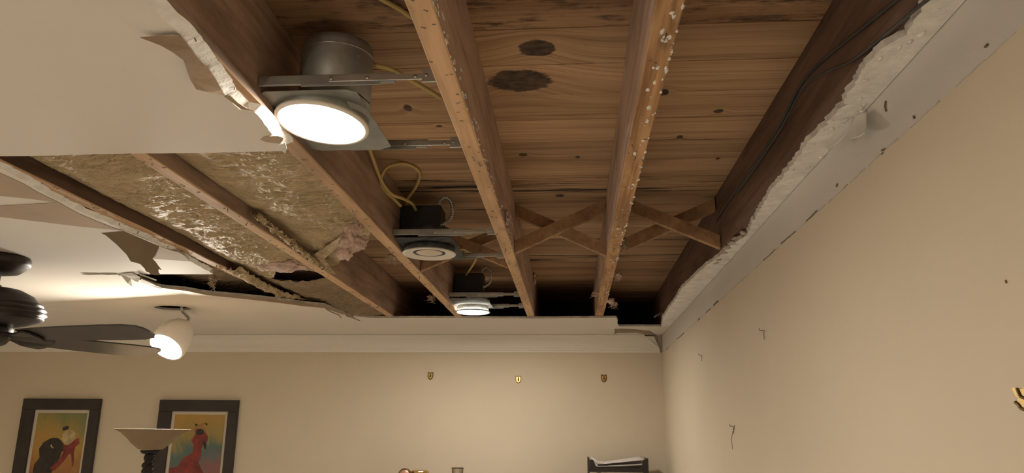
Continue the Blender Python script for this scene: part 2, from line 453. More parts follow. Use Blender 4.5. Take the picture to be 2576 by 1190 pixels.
# ---- ceiling: wallboard sheets round the torn opening
ceil = bpy.data.objects.new('ceiling', None); COL.objects.link(ceil); struct(ceil)
tag(ceil, 'pale painted wallboard ceiling with a big torn opening')
rng = random.Random(11)
def cz(*pxs, z=ZC): return [at_z(x, y, z) for x, y in pxs]
A_edge = cz((365, 0), (376, 12), (392, 26), (412, 50), (440, 74), (454, 88), (470, 105), (500, 150), (528, 182), (545, 205), (562, 232),
            (588, 262), (606, 278), (640, 282), (662, 306), (684, 338), (708, 362), (716, 380))
Bk_edge = cz((716, 380), (600, 383), (480, 385), (360, 386), (200, 389), (60, 393), (0, 393))
E_edge = cz((0, 423), (30, 438), (58, 452), (110, 485), (150, 506), (210, 536), (262, 556), (310, 577), (360, 596), (400, 618), (430, 631),
            (470, 652), (505, 672), (535, 688))
gap_far = cz((535, 690), (440, 690), (345, 690), (290, 689), (206, 688))
corner = [Vector((-1.60, 1.777, ZC)), Vector((-1.60, 1.80, ZC)), Vector((-1.556, 1.84, ZC))]
outline = [Vector((XL, YF, ZC)), Vector((XW, YF, ZC)), Vector((XW, 0.55, ZC)), Vector((-0.69, 0.55, ZC))]
outline += jag([Vector((-0.69, 0.55, ZC)), A_edge[0]], 0.03, 0.006, rng)[1:-1]
outline += jag(A_edge, 0.012, 0.0013, rng)[:-1]
outline += jag(Bk_edge, 0.02, 0.0012, rng)[:-1] + [Bk_edge[-1]] + corner
outline += jag(E_edge, 0.014, 0.004, rng)
XS = -2.47
outline += gap_far + [Vector((XS, 3.27, ZC)), Vector((XS, YB, ZC)), Vector((XL, YB, ZC))]
def bev_main(p):
    if p.x > -0.8 and 0.5 < p.y < 1.75: return 0.026 + 0.007*noise.noise(Vector((p.y*12, 0, 1)))
    if -1.75 < p.x < -1.5 and p.y > 1.82 and p.y < 3.25: return 0.016 + 0.008*noise.noise(Vector((p.y*14, 0, 5)))
    return 0.0005
sheet('wallboard_sheet', [outline], [bev_main], 0.0125, ['ceiling', 'paper_dark', 'gypsum'], ceil)

# far sheet: its broken edge has sagged below the joists
sag_edge = [((206, 688), 0.0), ((300, 692), 0.004), ((345, 700), 0.012), ((372, 712), 0.018), ((405, 722), 0.026), ((425, 724), 0.03),
            ((470, 728), 0.032), ((520, 737), 0.034), ((590, 743), 0.034), ((660, 750), 0.032), ((720, 757), 0.030), ((770, 764), 0.028),
            ((815, 768), 0.028), ((850, 782), 0.022), ((890, 795), 0.012), ((940, 800), 0.004), ((960, 800), 0.0)]
far = [at_z(x, y, ZC - s) for (x, y), s in sag_edge]
far = jag(far, 0.02, 0.004, rng)
back_edge = cz((960, 800), (1100, 800), (1250, 801), (1400, 801), (1550, 799.5), (1554, 806), (1552, 812), (1556, 820))
step = cz((1556, 823), (1545, 831), (1548, 834), (1600, 832), (1640, 830), (1664, 829))
HOLE = Vector((-2.315, 4.27, ZC))
hole = [HOLE + Vector((0.103*math.cos(a), 0.085*math.sin(a), 0))*(1+0.04*noise.noise(Vector((math.cos(a)*3, math.sin(a)*3, 2)))) for a in (2*PI*k/40 for k in range(40))]
front = [Vector((XS+0.0005, 3.271, ZC))] + far; inner = [Vector((p.x, p.y + 0.5, ZC)) for p in front]
rest = jag(back_edge, 0.02, 0.002, rng)[1:] + [Vector((back_edge[-1].x, 5.07, ZC))] \
    + jag([Vector((back_edge[-1].x+0.01, 5.085, ZC)), Vector((XW, 5.09, ZC))], 0.02, 0.006, rng) + [Vector((XW, YB, ZC)), Vector((XS+0.0005, YB, ZC))]
def sagged_sheet():
    n, r, h = len(front), len(rest), len(hole)
    V = front + inner + rest + hole; up = [p + Vector((0, -0.0015 if i < n else 0, 0.0125)) for i, p in enumerate(V)]; N = len(V)
    poly = list(range(n, 2*n)) + [n-1] + list(range(2*n, 2*n+r)); hl = list(range(2*n+r, N))
    tri = [tuple((poly + hl)[k] for k in t) for t in fill([[V[k] for k in poly], hole])]
    low = tri + [(i, i+1, n+i+1, n+i) for i in range(n-1)]
    rim = list(range(n)) + list(range(2*n, 2*n+r)) + [n]
    sides = [(a, b, N+b, N+a) for a, b in zip(rim, rim[1:]+rim[:1])] + [(a, b, N+b, N+a) for a, b in zip(hl, hl[1:]+hl[:1])]
    mb = MB(); mb.add(V + up, low, 0); mb.add([], [], 0)
    for f in low: mb.f.append([k+N for k in f[::-1]]); mb.mi.append(1); mb.sm.append(False)
    for f in sides: mb.f.append(list(f)); mb.mi.append(2); mb.sm.append(False)
    return mb.build('wallboard_sheet', ['ceiling', 'paper_dark', 'gypsum_edge'], ceil)
sagged_sheet()
# brown paper lip hanging under the sagged edge
def ribbon(name, top, bot, mat, parent, th=0.0015):
    n = len(top); mb = MB(); off = Vector((0, th, 0))
    a = [Vector(p) for p in top]; b = [Vector(p) for p in bot]
    vs = a + b + [p+off for p in a] + [p+off for p in b]
    fs = []
    for i in range(n-1):
        fs += [(i, i+1, n+i+1, n+i), (2*n+i, 3*n+i, 3*n+i+1, 2*n+i+1), (i, 2*n+i, 2*n+i+1, i+1), (n+i, n+i+1, 3*n+i+1, 3*n+i)]
    fs += [(0, n, 3*n, 2*n), (n-1, 3*n-1, 4*n-1, 2*n-1)]
    return mb.add(vs, fs, 0, False).build(name, mat, parent)
lip = [(s, p) for (q, s), p in zip(sag_edge, [at_z(x, y, ZC - s) for (x, y), s in sag_edge])][4:15]
lt = jag([p + Vector((0, -0.002, 0.001)) for s, p in lip], 0.03, 0.001, rng)
lb = [p + Vector((0, 0.004, -0.016*math.sin(PI*min(1, max(0.02, (i+1)/(len(lt)+1))))**0.5)) for i, p in enumerate(lt)]
ribbon('torn_paper_lip', lt, lb, 'paper_tan', ceil)
# narrow strip still nailed under the rim joist along the right wall
jg = cz((2330, 0), (2318, 30), (2296, 62), (2282, 88), (2262, 96), (2250, 104), (2222, 118), (2190, 152), (2166, 178), (2150, 206), (2146, 220),
        (2136, 228), (2122, 252), (2124, 262), (2134, 262), (2106, 276), (2088, 300), (2078, 308), (2086, 312), (2062, 326), (2040, 350), (2028, 362),
        (2010, 392), (1985, 424), (1950, 468), (1936, 486), (1922, 508), (1900, 545), (1888, 568), (1880, 590), (1862, 602), (1840, 615), (1822, 632),
        (1800, 652), (1776, 668), (1740, 702), (1716, 724), (1700, 752), (1682, 775), (1668, 798), (1664, 822))
strip = [Vector((XW, 0.56, ZC)), Vector((0.58, 0.56, ZC))] + jag(jg, 0.012, 0.004, rng) + [Vector((XW, 5.08, ZC))]
strip = [Vector((min(p.x, XW), p.y, p.z)) for p in strip]
sheet('wallboard_strip', [strip], [0.003], 0.0125, ['gypsum', 'paper_dark', 'gypsum_edge'], ceil)

# torn paper on and under the wallboard
def o1(x, y): return (300 + x/2.4786, y/2.4786)
near_flap = [(o1(130, 235), .012), (o1(250, 225), .008), (o1(345, 215), .008), (o1(385, 225), .004), (o1(440, 300), .003), (o1(500, 375), .003), (o1(560, 430), .003),
             (o1(600, 490), .003), (o1(640, 560), .003), (o1(655, 595), .004), (o1(560, 575), .012), (o1(480, 558), .010), (o1(440, 490), .011), (o1(420, 430), .012),
             (o1(400, 375), .012), (o1(330, 325), .013), (o1(260, 285), .013)]
tag(flap('torn_paper', [at_z(*p, ZC - s) for p, s in near_flap], 'paper', ceil), 'brown torn paper flap peeling from the near ceiling sheet')
flap('torn_paper', [at_z(*o1(*p), ZC-0.0022) for p in ((655, 600), (700, 632), (760, 678), (860, 692), (800, 676), (742, 640), (700, 600), (668, 590))], 'paper', ceil)
flap('torn_paper', [at_z(*o1(*p), ZC-0.0022) for p in ((882, 872), (905, 856), (940, 849), (990, 848), (1025, 860), (1018, 880), (1000, 896), (960, 893), (915, 886))], 'paper_tan', ceil)
flap('torn_paper', [at_z(*o1(*p), ZC-0.004-s) for p, s in (((1000, 905), 0), ((1035, 890), 0), ((1045, 930), .004), ((1035, 958), .008), ((1010, 940), .004), ((985, 925), 0))], 'white_paper', ceil)
def o2(x, y): return (x/5.41, 380 + y/5.41)
tag(flap('torn_paper', [at_z(x, y, ZC-0.0016) for x, y in ((-90, 398), (0, 436), (59, 463), (100, 487), (150, 511), (200, 539), (250, 560), (285, 574), (312, 581),
     (190, 569), (100, 558), (0, 546), (-90, 536), (-90, 521), (0, 518.5), (80, 514), (142, 510), (80, 501), (0, 493), (-90, 484))], 'paper_tan', ceil, 0.001),
    'tan bared paper patch along the left broken edge')
def o3(x, y): return (180 + x/4.9575, 560 + y/4.9575)
p0, p1 = at_z(311, 581, ZC-0.001), at_z(402, 619, ZC-0.001)
nrm = (p1-p0).cross(Vector((0.12, 0.0, 1.0))).normalized()
hang = [(365, 128), (500, 116), (650, 105), (800, 168), (950, 232), (1100, 295), (1075, 350), (1050, 400), (1010, 450), (1050, 490), (1085, 540), (1125, 592), (1085, 580),
        (1085, 620), (1115, 655), (1040, 655), (990, 645), (960, 618), (930, 610), (915, 575), (860, 518), (800, 500), (740, 485), (690, 400), (620, 330), (560, 270), (430, 160)]
tag(flap('hanging_paper', [at_plane(*o3(*p), p0, nrm) for p in hang], 'paper_dark', ceil), 'dark brown paper flap hanging from the left broken edge')
# the bare tan patch and glossy white board past the hanging flap
flap('torn_paper', [at_z(*o3(*p), ZC-0.0016) for p in ((1110, 300), (1230, 345), (1340, 372), (1420, 420), (1470, 485), (1250, 468), (1020, 452), (1060, 400))], 'paper_tan', ceil, 0.001)
# shredded strip dangling at the corner of the sheet
rng = random.Random(5)
c0 = at_z(535, 694, ZC)
mb = MB()
for k in range(11):
    a = c0 + Vector((rng.uniform(-0.012, 0.012), rng.uniform(-0.01, 0.01), 0.002)); L = rng.uniform(0.03, 0.085)
    pts = [a + Vector((rng.uniform(-0.3, 0.3)*L*t + 0.012*math.sin(t*9+k), rng.uniform(-0.1, 0.1)*L, -L*t)) for t in (0, .25, .5, .75, 1)]
    mb.tube(pts, [0.004, 0.005, 0.0035, 0.003, 0.001], 4, flat=0.3)
tag(mb.build('shredded_paper', 'paper_tan', ceil), kind='stuff')
flap('torn_paper', [at_z(x, y, ZC-0.003) for x, y in ((1546, 829), (1562, 828), (1600, 830), (1636, 834), (1652, 845), (1632, 842), (1598, 837), (1552, 838), (1546, 841))], 'paper_dark', ceil)
# slivers and scraps along the crack in the far sheet
mb = MB()
for x0, x1, yy in ((205, 258, 689.5), (254, 300, 690), (296, 345, 692)):
    mb.tube([at_z(x0 + (x1-x0)*t, yy + rng.uniform(-0.7, 0.7), ZC-0.003) for t in (0, .2, .4, .6, .8, 1)], [0.001, .004, .005, .004, .004, .001], 5)
tag(mb.build('paper_sliver', 'white_paper', ceil), kind='stuff')
flap('torn_paper', [at_z(*o3(*p), ZC-0.004-s) for p, s in (((600, 640), 0), ((750, 628), 0), ((860, 680), .01), ((830, 745), .02), ((790, 735), .015), ((740, 700), .01), ((755, 800), .03), ((700, 760), .025))], 'white_paper', ceil)
flap('torn_paper', [at_z(*o3(*p), ZC-0.006) for p in ((840, 640), (900, 655), (1065, 716), (1050, 728), (960, 695), (850, 660))], 'white_paper', ceil)
flap('torn_paper', [at_z(*o3(*p), ZC-0.022-s) for p, s in (((860, 738), 0), ((980, 780), 0), ((1100, 822), .004), ((1160, 815), .004), ((1150, 800), .002), ((1090, 800), 0), ((980, 745), 0), ((870, 700), 0))], 'gypsum', ceil)
mb = MB()
for pts in (((1366, 812), (1385, 830), (1400, 850)), ((1490, 880), (1560, 920), (1650, 955), (1678, 990)), ((1740, 960), (1820, 990), (1910, 1025)), ((930, 745), (990, 780), (1060, 785))):
    mb.tube([at_z(520+x/4.958, 600+y/4.958, ZC-0.022) for x, y in pts], 0.003, 5)
tag(mb.build('loose_strand', 'paper_dark', ceil), kind='stuff')
# white scraps and peeled flaps along the right strip
def o6(x, y): return (1940 + x/3.5, 80 + y/3.5)
XF = XW - 0.014
tag(flap('peeled_paper', [at_x(*o6(*p), XF - s) for p, s in (((735, 750), .0), ((832, 708), .0), ((833, 820), .014), ((820, 890), .024), ((760, 925), .028), ((690, 940), .026), ((670, 905), .02), ((700, 830), .01))], 'white_paper', ceil, 0.002),
    'larger white paper flap peeled down on the right wall')
flap('peeled_paper', [at_x(*o6(*p), XF - s) for p, s in (((720, 752), .0), ((695, 850), .01), ((625, 930), .018), ((500, 1042), .03), ((480, 1000), .03), ((545, 900), .016), ((640, 800), .004))], 'white_paper', ceil, 0.002)
flap('peeled_paper', [at_x(*o6(*p), XF - 0.012) for p in ((430, 880), (560, 870), (540, 900), (470, 985), (425, 960))], 'gypsum_edge', ceil, 0.002)
mb = MB()
for i in range(30):
    t = rng.random(); a = jg[int(t*(len(jg)-1))]; q = Vector((rng.uniform(a.x, XW-0.004), a.y + rng.uniform(-0.01, 0.01), ZC-0.001))
    blob(mb, q, (rng.uniform(.003, .009), rng.uniform(.004, .014), rng.uniform(.001, .004)), i, 0.5, 1)
tag(mb.build('plaster_lumps', 'gypsum', ceil), kind='stuff')
mb = MB()
for x, y in ((1808, 652), (1830, 622), (1850, 600), (1862, 596), (1843, 612), (1822, 634), (1802, 660), (1870, 586)):
    p = at_z(x, y, ZC+0.002); blob(mb, p, (.012, .022, .006), x, 0.6, 2)
tag(mb.build('plaster_lumps', 'caulk', ceil), kind='stuff')

# ---- crown moulding on the back wall
prof = [(0.0, -0.121), (0.012, -0.121), (0.014, -0.108), (0.020, -0.104), (0.022, -0.094), (0.026, -0.090)]
for k in range(9):
    t = k/8; prof.append((0.026 + 0.040*(1-math.cos(t*PI/2)), -0.090 + 0.066*math.sin(t*PI/2)*1.0))
prof += [(0.068, -0.022), (0.071, -0.012), (0.075, -0.010), (0.077, -0.0015), (0.0, -0.0015)]
xr_end = at_y(1640, 849, YB-0.03).x
mb = MB(); n = len(prof); xa = XL
vs = [(xa, YB - d, ZC + z) for d, z in prof] + [(0.630 - 0.055*(max(0, (0.121+z))/0.12)**1.6 - (0.06 if z > -0.011 else 0), YB - d, ZC + z) for d, z in prof]
mb.add(vs, [(i, (i+1) % n, n+(i+1) % n, n+i) for i in range(n)] + [tuple(range(n)), tuple(range(n, 2*n))[::-1]])
struct(mb.build('trim_1', 'crown'))

# ---- subfloor of the storey above: single boards across the joists
sub = bpy.data.objects.new('subfloor', None); COL.objects.link(sub); struct(sub); tag(sub, 'knotty pine board subfloor seen from below between joists')
W = 0.185
k0 = -7
def plank(x0, x1, ya, yb, mat, dz):
    g = 0.0016
    mb = MB().bbox((x0+0.001, ya+g, ZS+dz), (x1-0.001, yb-g, ZS+0.019+dz))
    return mb.build('plank', mat, sub, bevel=0.0018)
rng = random.Random(21)
for i in range(k0, 22):
    ya = 1.836 + W*i; yb = ya + W
    if ya > YB+0.1: break
    mat = 'plank'
    if 2.72 < ya + W/2 < 2.94 or 4.0 < ya < 4.2: mat = 'plank_stain'
    if 1.4 < ya < 1.5: mat = 'plank_mottle'
    if ya > 2.9 and i % 3 == 1 or ya > 4.3: mat = 'plank_dark'
    cuts = [XL-0.1, -2.36 if i % 2 else -1.13, XW+0.1]
    if i % 4 == 2: cuts = [XL-0.1, -1.55, 0.168, XW+0.1]
    for xa, xb in zip(cuts, cuts[1:]): plank(xa, xb, ya, yb, mat, rng.uniform(0, 0.0015))
# dark end sheathing beyond the back wall plate
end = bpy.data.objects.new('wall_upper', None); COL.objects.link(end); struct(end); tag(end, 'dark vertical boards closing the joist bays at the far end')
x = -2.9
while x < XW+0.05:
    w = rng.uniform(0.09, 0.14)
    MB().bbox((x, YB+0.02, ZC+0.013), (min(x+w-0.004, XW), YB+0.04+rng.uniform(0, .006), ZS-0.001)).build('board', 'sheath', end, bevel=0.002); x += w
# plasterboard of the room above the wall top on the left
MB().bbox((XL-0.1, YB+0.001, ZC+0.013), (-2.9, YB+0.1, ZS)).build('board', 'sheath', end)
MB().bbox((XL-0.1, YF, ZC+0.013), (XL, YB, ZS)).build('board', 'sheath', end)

# ================================================================== JOISTS
def joist(x, th, label, edge='joist_clean', side='joist', y0=0.3, y1=YB+0.015, seed=0):
    root = thing('ceiling_joist', label, 'joist', (x, y0, ZJ), 'floor joists over the opening')
    rg = random.Random(seed); n = 60
    vs = []; fs = []; mi = []
    for i in range(n+1):
        y = y0 + (y1-y0)*i/n
        w = 0.0012*noise.noise(Vector((y*3, seed, 0))); b = 0.0018*noise.noise(Vector((y*6, seed, 3)))
        ch = 0.0025 + 0.002*abs(noise.noise(Vector((y*9, seed, 8))))
        h = th/2
        vs += [(x-h+w, y, ZS-0.0005), (x-h+w, y, ZJ+ch+b), (x-h+ch+w, y, ZJ+b), (x+h-ch+w, y, ZJ+b), (x+h+w, y, ZJ+ch+b), (x+h+w, y, ZS-0.0005)]
    for i in range(n):
        for k in range(5):
            a = i*6+k; fs.append((a, a+6, a+7, a+1)); mi.append(1 if k in (1, 2, 3) else 0)
        fs.append((i*6+5, i*6+11, i*6+6, i*6)); mi.append(0)
    mb = MB(); mb.add(vs, fs); mb.mi = mi
    mb.add([vs[k] for k in range(6)], [(0, 1, 2, 3, 4, 5)], 0); mb.add([vs[n*6+k] for k in range(6)], [(5, 4, 3, 2, 1, 0)], 0)
    body = mb.build('beam', [side, edge], root)
    # staples and bent nails left in the lower edge
    mb = MB()
    for i in range(46):
        y = rg.uniform(1.0, 4.7); xx = x + rg.uniform(-0.4, 0.4)*th; a = rg.uniform(-0.6, 0.6); L = rg.uniform(.0022, .0048)
        d = Vector((math.cos(a)*L, math.sin(a)*L, 0)); p = Vector((xx, y, ZJ))
        mb.tube([p-d+Vector((0, 0, .003)), p-d-Vector((0, 0, .0012)), p+d-Vector((0, 0, .0012)), p+d+Vector((0, 0, .003))], 0.0010, 4)
    for i in range(9):
        y = rg.uniform(1.2, 4.6); p = Vector((x + rg.uniform(-.4, .4)*th, y, ZJ)); q = p + Vector((rg.uniform(-.008, .008), rg.uniform(-.008, .008), -rg.uniform(.006, .018)))
        mb.tube([p+Vector((0, 0, .004)), q], .0013, 5)
    tag(mb.build('staples', 'steel', root), kind='stuff')
    return root
TH = 0.046
XA, XB_, XC, XD, XE, XR = -0.702, -0.251, 0.170, -1.131, -1.552, 0.608
jB = joist(XB_, TH, 'bare joist with clean orange edge, holding the hanger bars of all three downlights', side='joist_dusty', seed=1)
jC = joist(XC, TH+0.004, 'rough grained joist flecked with white plaster in the middle of the right bays', 'joist_grain', 'joist_dusty', seed=2)
jA = joist(XA, TH, 'joist along the torn near ceiling edge, behind the big lit downlight', seed=3)
jD = joist(XD, TH, 'joist with paper-faced insulation on both sides', seed=4)
jE = joist(XE, TH, 'joist with shade-darkened side along the left broken wallboard edge', side='rim', seed=5)  # dark rim timber on its side stands in for shade
jR = joist(XR, TH, 'dark reddish rim joist running along the right wall', 'rim', 'rim', seed=6)
# plaster flecks on the middle joist's far edge
mb = MB(); rg = random.Random(9)
for i in range(150):
    y = 1.0 + 3.6*rg.random()**1.5; e = rg.random()**2
    p = (XC + 0.024 - 0.030*e, y, ZJ + .0005); s = rg.uniform(.0015, .006)
    blob(mb, p, (s*0.8, s*rg.uniform(1, 2.6), .0016), i*1.37, 0.75, 2)
tag(mb.build('plaster_flecks', 'gypsum', jC), kind='stuff')
mb = MB()
for i in range(90):
    y = 1.05 + 1.9*rg.random(); zz = abs(rg.gauss(0, .02))
    p = (XB_ + 0.0235, y, ZJ + 0.002 + zz); s = rg.uniform(.002, .005)
    blob(mb, p, (.0012, s*rg.uniform(1.5, 4), s*.7), i*1.7+3, 1.0, 1)
tag(mb.build('plaster_flecks', 'gypsum', jB), kind='stuff')
# fluff snagged on the joists
def tuft(name, pts, mat, label, seed, parent=None):
    mb = MB(); rgx = random.Random(seed)
    for c, r in pts: blob(mb, c, r, seed + c[1], 0.8, 3)
    for i in range(14):
        c, r = rgx.choice(pts); p = Vector(c) + Vector((rgx.uniform(-1, 1)*r[0], rgx.uniform(-1, 1)*r[1], rgx.uniform(-1, 0.2)*r[2]))
        mb.tube([p, p+Vector((rgx.uniform(-.015, .015), rgx.uniform(-.01, .01), -rgx.uniform(.004, .02))), p+Vector((rgx.uniform(-.025, .025), rgx.uniform(-.01, .01), -rgx.uniform(.01, .03)))], [.002, .0015, .0006], 4)
    o = mb.build(name, mat, parent)
    if label: tag(o, label, 'insulation scrap', 'insulation scraps snagged on joists')
    return o
def tz(px, py, z, dx=0, dz=0): p = at_z(px, py, z); return (p.x+dx, p.y, p.z+dz)
P = at_x(1277, 548, XB_+0.03)
tuft('insulation_scrap', [((P.x, P.y, P.z), (.010, .016, .020)), ((P.x-.002, P.y-.03, P.z+.008), (.006, .01, .008))], 'pink', 'small pink fluff stuck to the side of the clean orange joist', 31)
P = at_x(1345, 700, XB_+0.03)
tuft('insulation_scrap', [((P.x, P.y, P.z), (.008, .06, .03))], 'pink', 'pink fluff smear far along the clean orange joist', 32)
P = Vector(tz(1572, 618, ZJ))
tuft('insulation_scrap', [((P.x, P.y, P.z+.012), (.008, .02, .018))], 'paper', 'frayed brown fibre bundle beside the cross braces on the rough joist', 33)
P = Vector(tz(1556, 692, ZJ))
tuft('insulation_scrap', [((P.x, P.y, P.z), (.012, .02, .014))], 'pink', 'frayed pink scrap on the rough joist past the cross braces', 34)
P = Vector(tz(1538, 757, ZJ))
tuft('insulation_scrap', [((P.x, P.y, P.z), (.016, .03, .016)), ((P.x+.02, P.y+.02, P.z-.01), (.012, .02, .008))], 'pink', 'pink scrap dangling near the far end of the rough joist, right side', 35)
P = Vector(tz(1498, 742, ZJ))
tuft('insulation_scrap', [((P.x, P.y, P.z+.01), (.016, .02, .006))], 'pink', 'pink scrap near the far end of the rough joist, left side', 36)
P = Vector(tz(985, 648, ZJ))
tuft('insulation_scrap', [((P.x, P.y, P.z), (.014, .02, .012))], 'paper_tan', 'tan fibre scrap on the joist beside the unlit downlight', 37)
P = Vector(tz(1084, 748, ZJ))
tuft('insulation_scrap', [((P.x, P.y, P.z), (.016, .02, .012))], 'paper', 'brown paper scrap on the joist before the farthest downlight', 38)

# ---- cross bridging
def brace(xa, za, xb, zb, y, label, w=0.030, h=0.048):
    a = Vector((xa, y, za)); b = Vector((xb, y, zb)); d = (b-a).normalized(); n = Vector((-d.z, 0, d.x))
    if n.z < 0: n = -n
    vs = []
    for p, x in ((a, xa), (b, xb)):
        for sy, sn in ((-1, -1), (1, -1), (1, 1), (-1, 1)):
            q = p + Vector((0, sy*w/2, 0)) + n*(sn*h/2)
            q = q + d*((x - q.x)/d.x); q.z = min(max(q.z, ZJ+0.001), ZS-0.002); vs.append(q)
    c = (a+b)/2
    mb = MB().add(vs, [(0, 1, 2, 3), (7, 6, 5, 4), (0, 4, 5, 1), (1, 5, 6, 2), (2, 6, 7, 3), (3, 7, 4, 0)])
    return tag(mb.build('bridging_brace', 'brace', None, bevel=0.001, loc=c), label, 'brace', 'cross bridging between joists')
hB, hC = XB_+TH/2+0.003, XC-TH/2-0.005
brace(hB, 2.470, hC, 2.640, 3.02, 'front brace rising from the clean orange joist up to the rough joist')
brace(hB, 2.640, hC, 2.470, 3.08, 'rear brace falling from the clean orange joist down to the rough joist')
hC2, hR = XC+TH/2+0.005, XR-TH/2-0.003
brace(hC2, 2.640, hR, 2.470, 2.97, 'front brace falling from the rough joist down to the rim joist')
brace(hC2, 2.470, hR, 2.640, 3.03, 'rear brace rising from the rough joist up to the rim joist')
hA2, hB2 = XA+TH/2+0.003, XB_-TH/2-0.003
brace(hA2, 2.640, hB2, 2.470, 3.30, 'brace falling towards the clean orange joist behind the unlit downlight')
brace(hA2, 2.470, hB2, 2.640, 3.36, 'brace rising towards the clean orange joist behind the unlit downlight')

# ================================================================== INSULATION
def facing(x0, x1, ya, yb, zf, seed, nx=46, step=0.011, amp=1.0, end=None):
    ny = int((yb-ya)/step); vs = []
    for j in range(ny+1):
        y = ya + (yb-ya)*j/ny
        for i in range(nx+1):
            u = i/nx; x = x0 + (x1-x0)*u; yy = y
            if end: yy = ya + (end(u)-ya)*j/ny
            e = math.sin(PI*u)**0.5
            q = Vector((x*7 + seed, yy*32 + x*9, seed))
            r = 1-2*abs(noise.noise(q)); r2 = 1-2*abs(noise.noise(Vector((x*16, yy*70 - x*30, seed+4))))
            l = noise.noise(Vector((x*5, yy*3.2, seed+9)))
            z = zf(u, yy) - amp*e*(0.011*r*r + 0.004*r2) + 0.012*l*e
            vs.append((x, yy, z))
    fs = [(j*(nx+1)+i, j*(nx+1)+i+1, (j+1)*(nx+1)+i+1, (j+1)*(nx+1)+i) for j in range(ny) for i in range(nx)]
    n = len(vs); mb = MB(); mb.add(vs, fs, 0, True)
    return mb
g = 0.0035
hD1, hD0, hE1, hA0 = XD+TH/2+g, XD-TH/2-g, XE+TH/2+g, XA-TH/2-g
def batt(name, x0, x1, ya, yb, zlow, label, facing_mb, mat):
    root = thing(name, label, 'insulation', ((x0+x1)/2, (ya+yb)/2, zlow))
    o = facing_mb.build('kraft_facing', mat, root)
    s = o.modifiers.new('thickness', 'SOLIDIFY'); s.thickness = 0.0012; s.offset = 1
    mb = MB(); n = 24; vs = []
    for j in range(n+1):
        y = ya + (yb-ya-0.02)*j/n
        for xx, zz in ((x0+.004, zlow+.030), (x1-.004, zlow+.030), (x1-.004, ZS-.004), (x0+.004, ZS-.004)):
            vs.append((xx, y + 0.006*noise.noise(Vector((xx*30, zz*30, j*7))), zz))
    fs = [(j*4+k, j*4+(k+1) % 4, j*4+4+(k+1) % 4, j*4+4+k) for j in range(n) for k in range(4)] + [(0, 1, 2, 3), (n*4+3, n*4+2, n*4+1, n*4)]
    mb.add(vs, fs); mb.build('fibreglass', 'pink', root)
    return root
endAD = lambda u: 3.36 - 0.62*u + 0.03*math.sin(u*11)
fAD = facing(hD1, hA0, 0.9, 3.3, lambda u, y: ZJ + 0.050 - 0.018*u - 0.012*math.sin(PI*u) - 0.02*max(0, (y-2.7)), 2.0, end=endAD)
bAD = batt('insulation_batt', hD1, hA0, 0.9, 2.75, ZJ+0.03, 'tan crinkled paper-faced insulation between the near torn edge and its neighbouring joist', fAD, 'kraft')
endDE = lambda u: 3.42 + 0.10*math.sin(u*7) - 0.10*u
fDE = facing(hE1, hD0, 0.9, 3.4, lambda u, y: ZJ + 0.046 - 0.020*u - 0.016*math.sin(PI*u) - 0.03*max(0, (y-2.9)), 7.0, amp=1.15, end=endDE)
bDE = batt('insulation_batt', hE1, hD0, 0.9, 3.2, ZJ+0.045, 'brightly spotlit gold paper-faced insulation beside the left broken edge', fDE, 'kraft')
fDE2 = facing(hE1, hD0, 3.52, 5.3, lambda u, y: ZJ + 0.03 - 0.015*u - 0.035*math.sin(PI*u)*max(0, 1-abs(y-4.2)/1.1), 12.0, amp=1.2)
bDE2 = batt('insulation_batt', hE1, hD0, 3.55, 5.3, ZJ+0.03, 'shaded brown insulation drooping behind the sagged ceiling edge', fDE2, 'kraft_shaded')
fEF = facing(XE-0.42, XE-TH/2-g, 2.9, 5.2, lambda u, y: ZJ + 0.05 - 0.02*math.sin(PI*u), 17.0, amp=0.9)
batt('insulation_batt', XE-0.42, XE-TH/2-g, 2.9, 5.2, ZJ+0.045, 'shadowed brown insulation inside the dark slot of the sagged ceiling', fEF, 'kraft_shaded')
# torn and crumpled edges of the facing
def crumple(name, path, w, mat, parent, seed, drop=0.02):
    pts = spline(path, 14); n = len(pts); m = 6; vs = []
    for i, p in enumerate(pts):
        for k in range(m+1):
            t = k/m; q = Vector((i*0.55, k*1.3, seed))
            d = Vector((noise.noise(q), noise.noise(q+Vector((5, 0, 0))), noise.noise(q+Vector((0, 7, 0)))))*0.020
            vs.append(p + Vector((w*t, 0, -drop*math.sin(PI*t))) + d)
    fs = [(i*(m+1)+k, i*(m+1)+k+1, (i+1)*(m+1)+k+1, (i+1)*(m+1)+k) for i in range(n-1) for k in range(m)]
    o = MB().add(vs, fs, 0, True).build(name, mat, parent)
    s = o.modifiers.new('thickness', 'SOLIDIFY'); s.thickness = 0.001
    return o
crumple('torn_flange', [(hD1+.006, 2.45, ZJ+.024), (hD1+.008, 2.65, ZJ+.014), (hD1+.010, 2.85, ZJ+.006), (hD1+.012, 3.1, ZJ-.004), (hD1+.02, 3.25, ZJ-.004)], 0.034, 'kraft', bAD, 3.0, 0.010)
crumple('torn_flange', [tz(565, 672, ZJ+.006), tz(610, 700, ZJ-.006), tz(650, 722, ZJ-.012), tz(690, 738, ZJ-.012), tz(740, 752, ZJ-.008)], 0.075, 'kraft', jE, 6.0, 0.012)
flap('torn_facing', [at_z(x, y, ZJ+0.012-s) for x, y, s in ((790, 640, 0), (880, 580, 0), (872, 600, .006), (850, 620, .01), (816, 652, .016), (845, 690, .02), (830, 688, .026), (800, 668, .02), (770, 655, .01))], 'kraft', bAD)
mb = MB(); P0 = at_z(888, 575, ZJ)
for i, (dx, dz, r) in enumerate(((0, -.008, (.030, .025, .030)), (-.012, -.045, (.036, .03, .036)), (.026, -.052, (.030, .022, .026)), (-.026, -.085, (.030, .022, .026)))):
    blob(mb, (P0.x+dx, P0.y, ZJ+dz), (r[0], r[1]*.6, r[2]), 3+i*2.1, 0.45, 4)
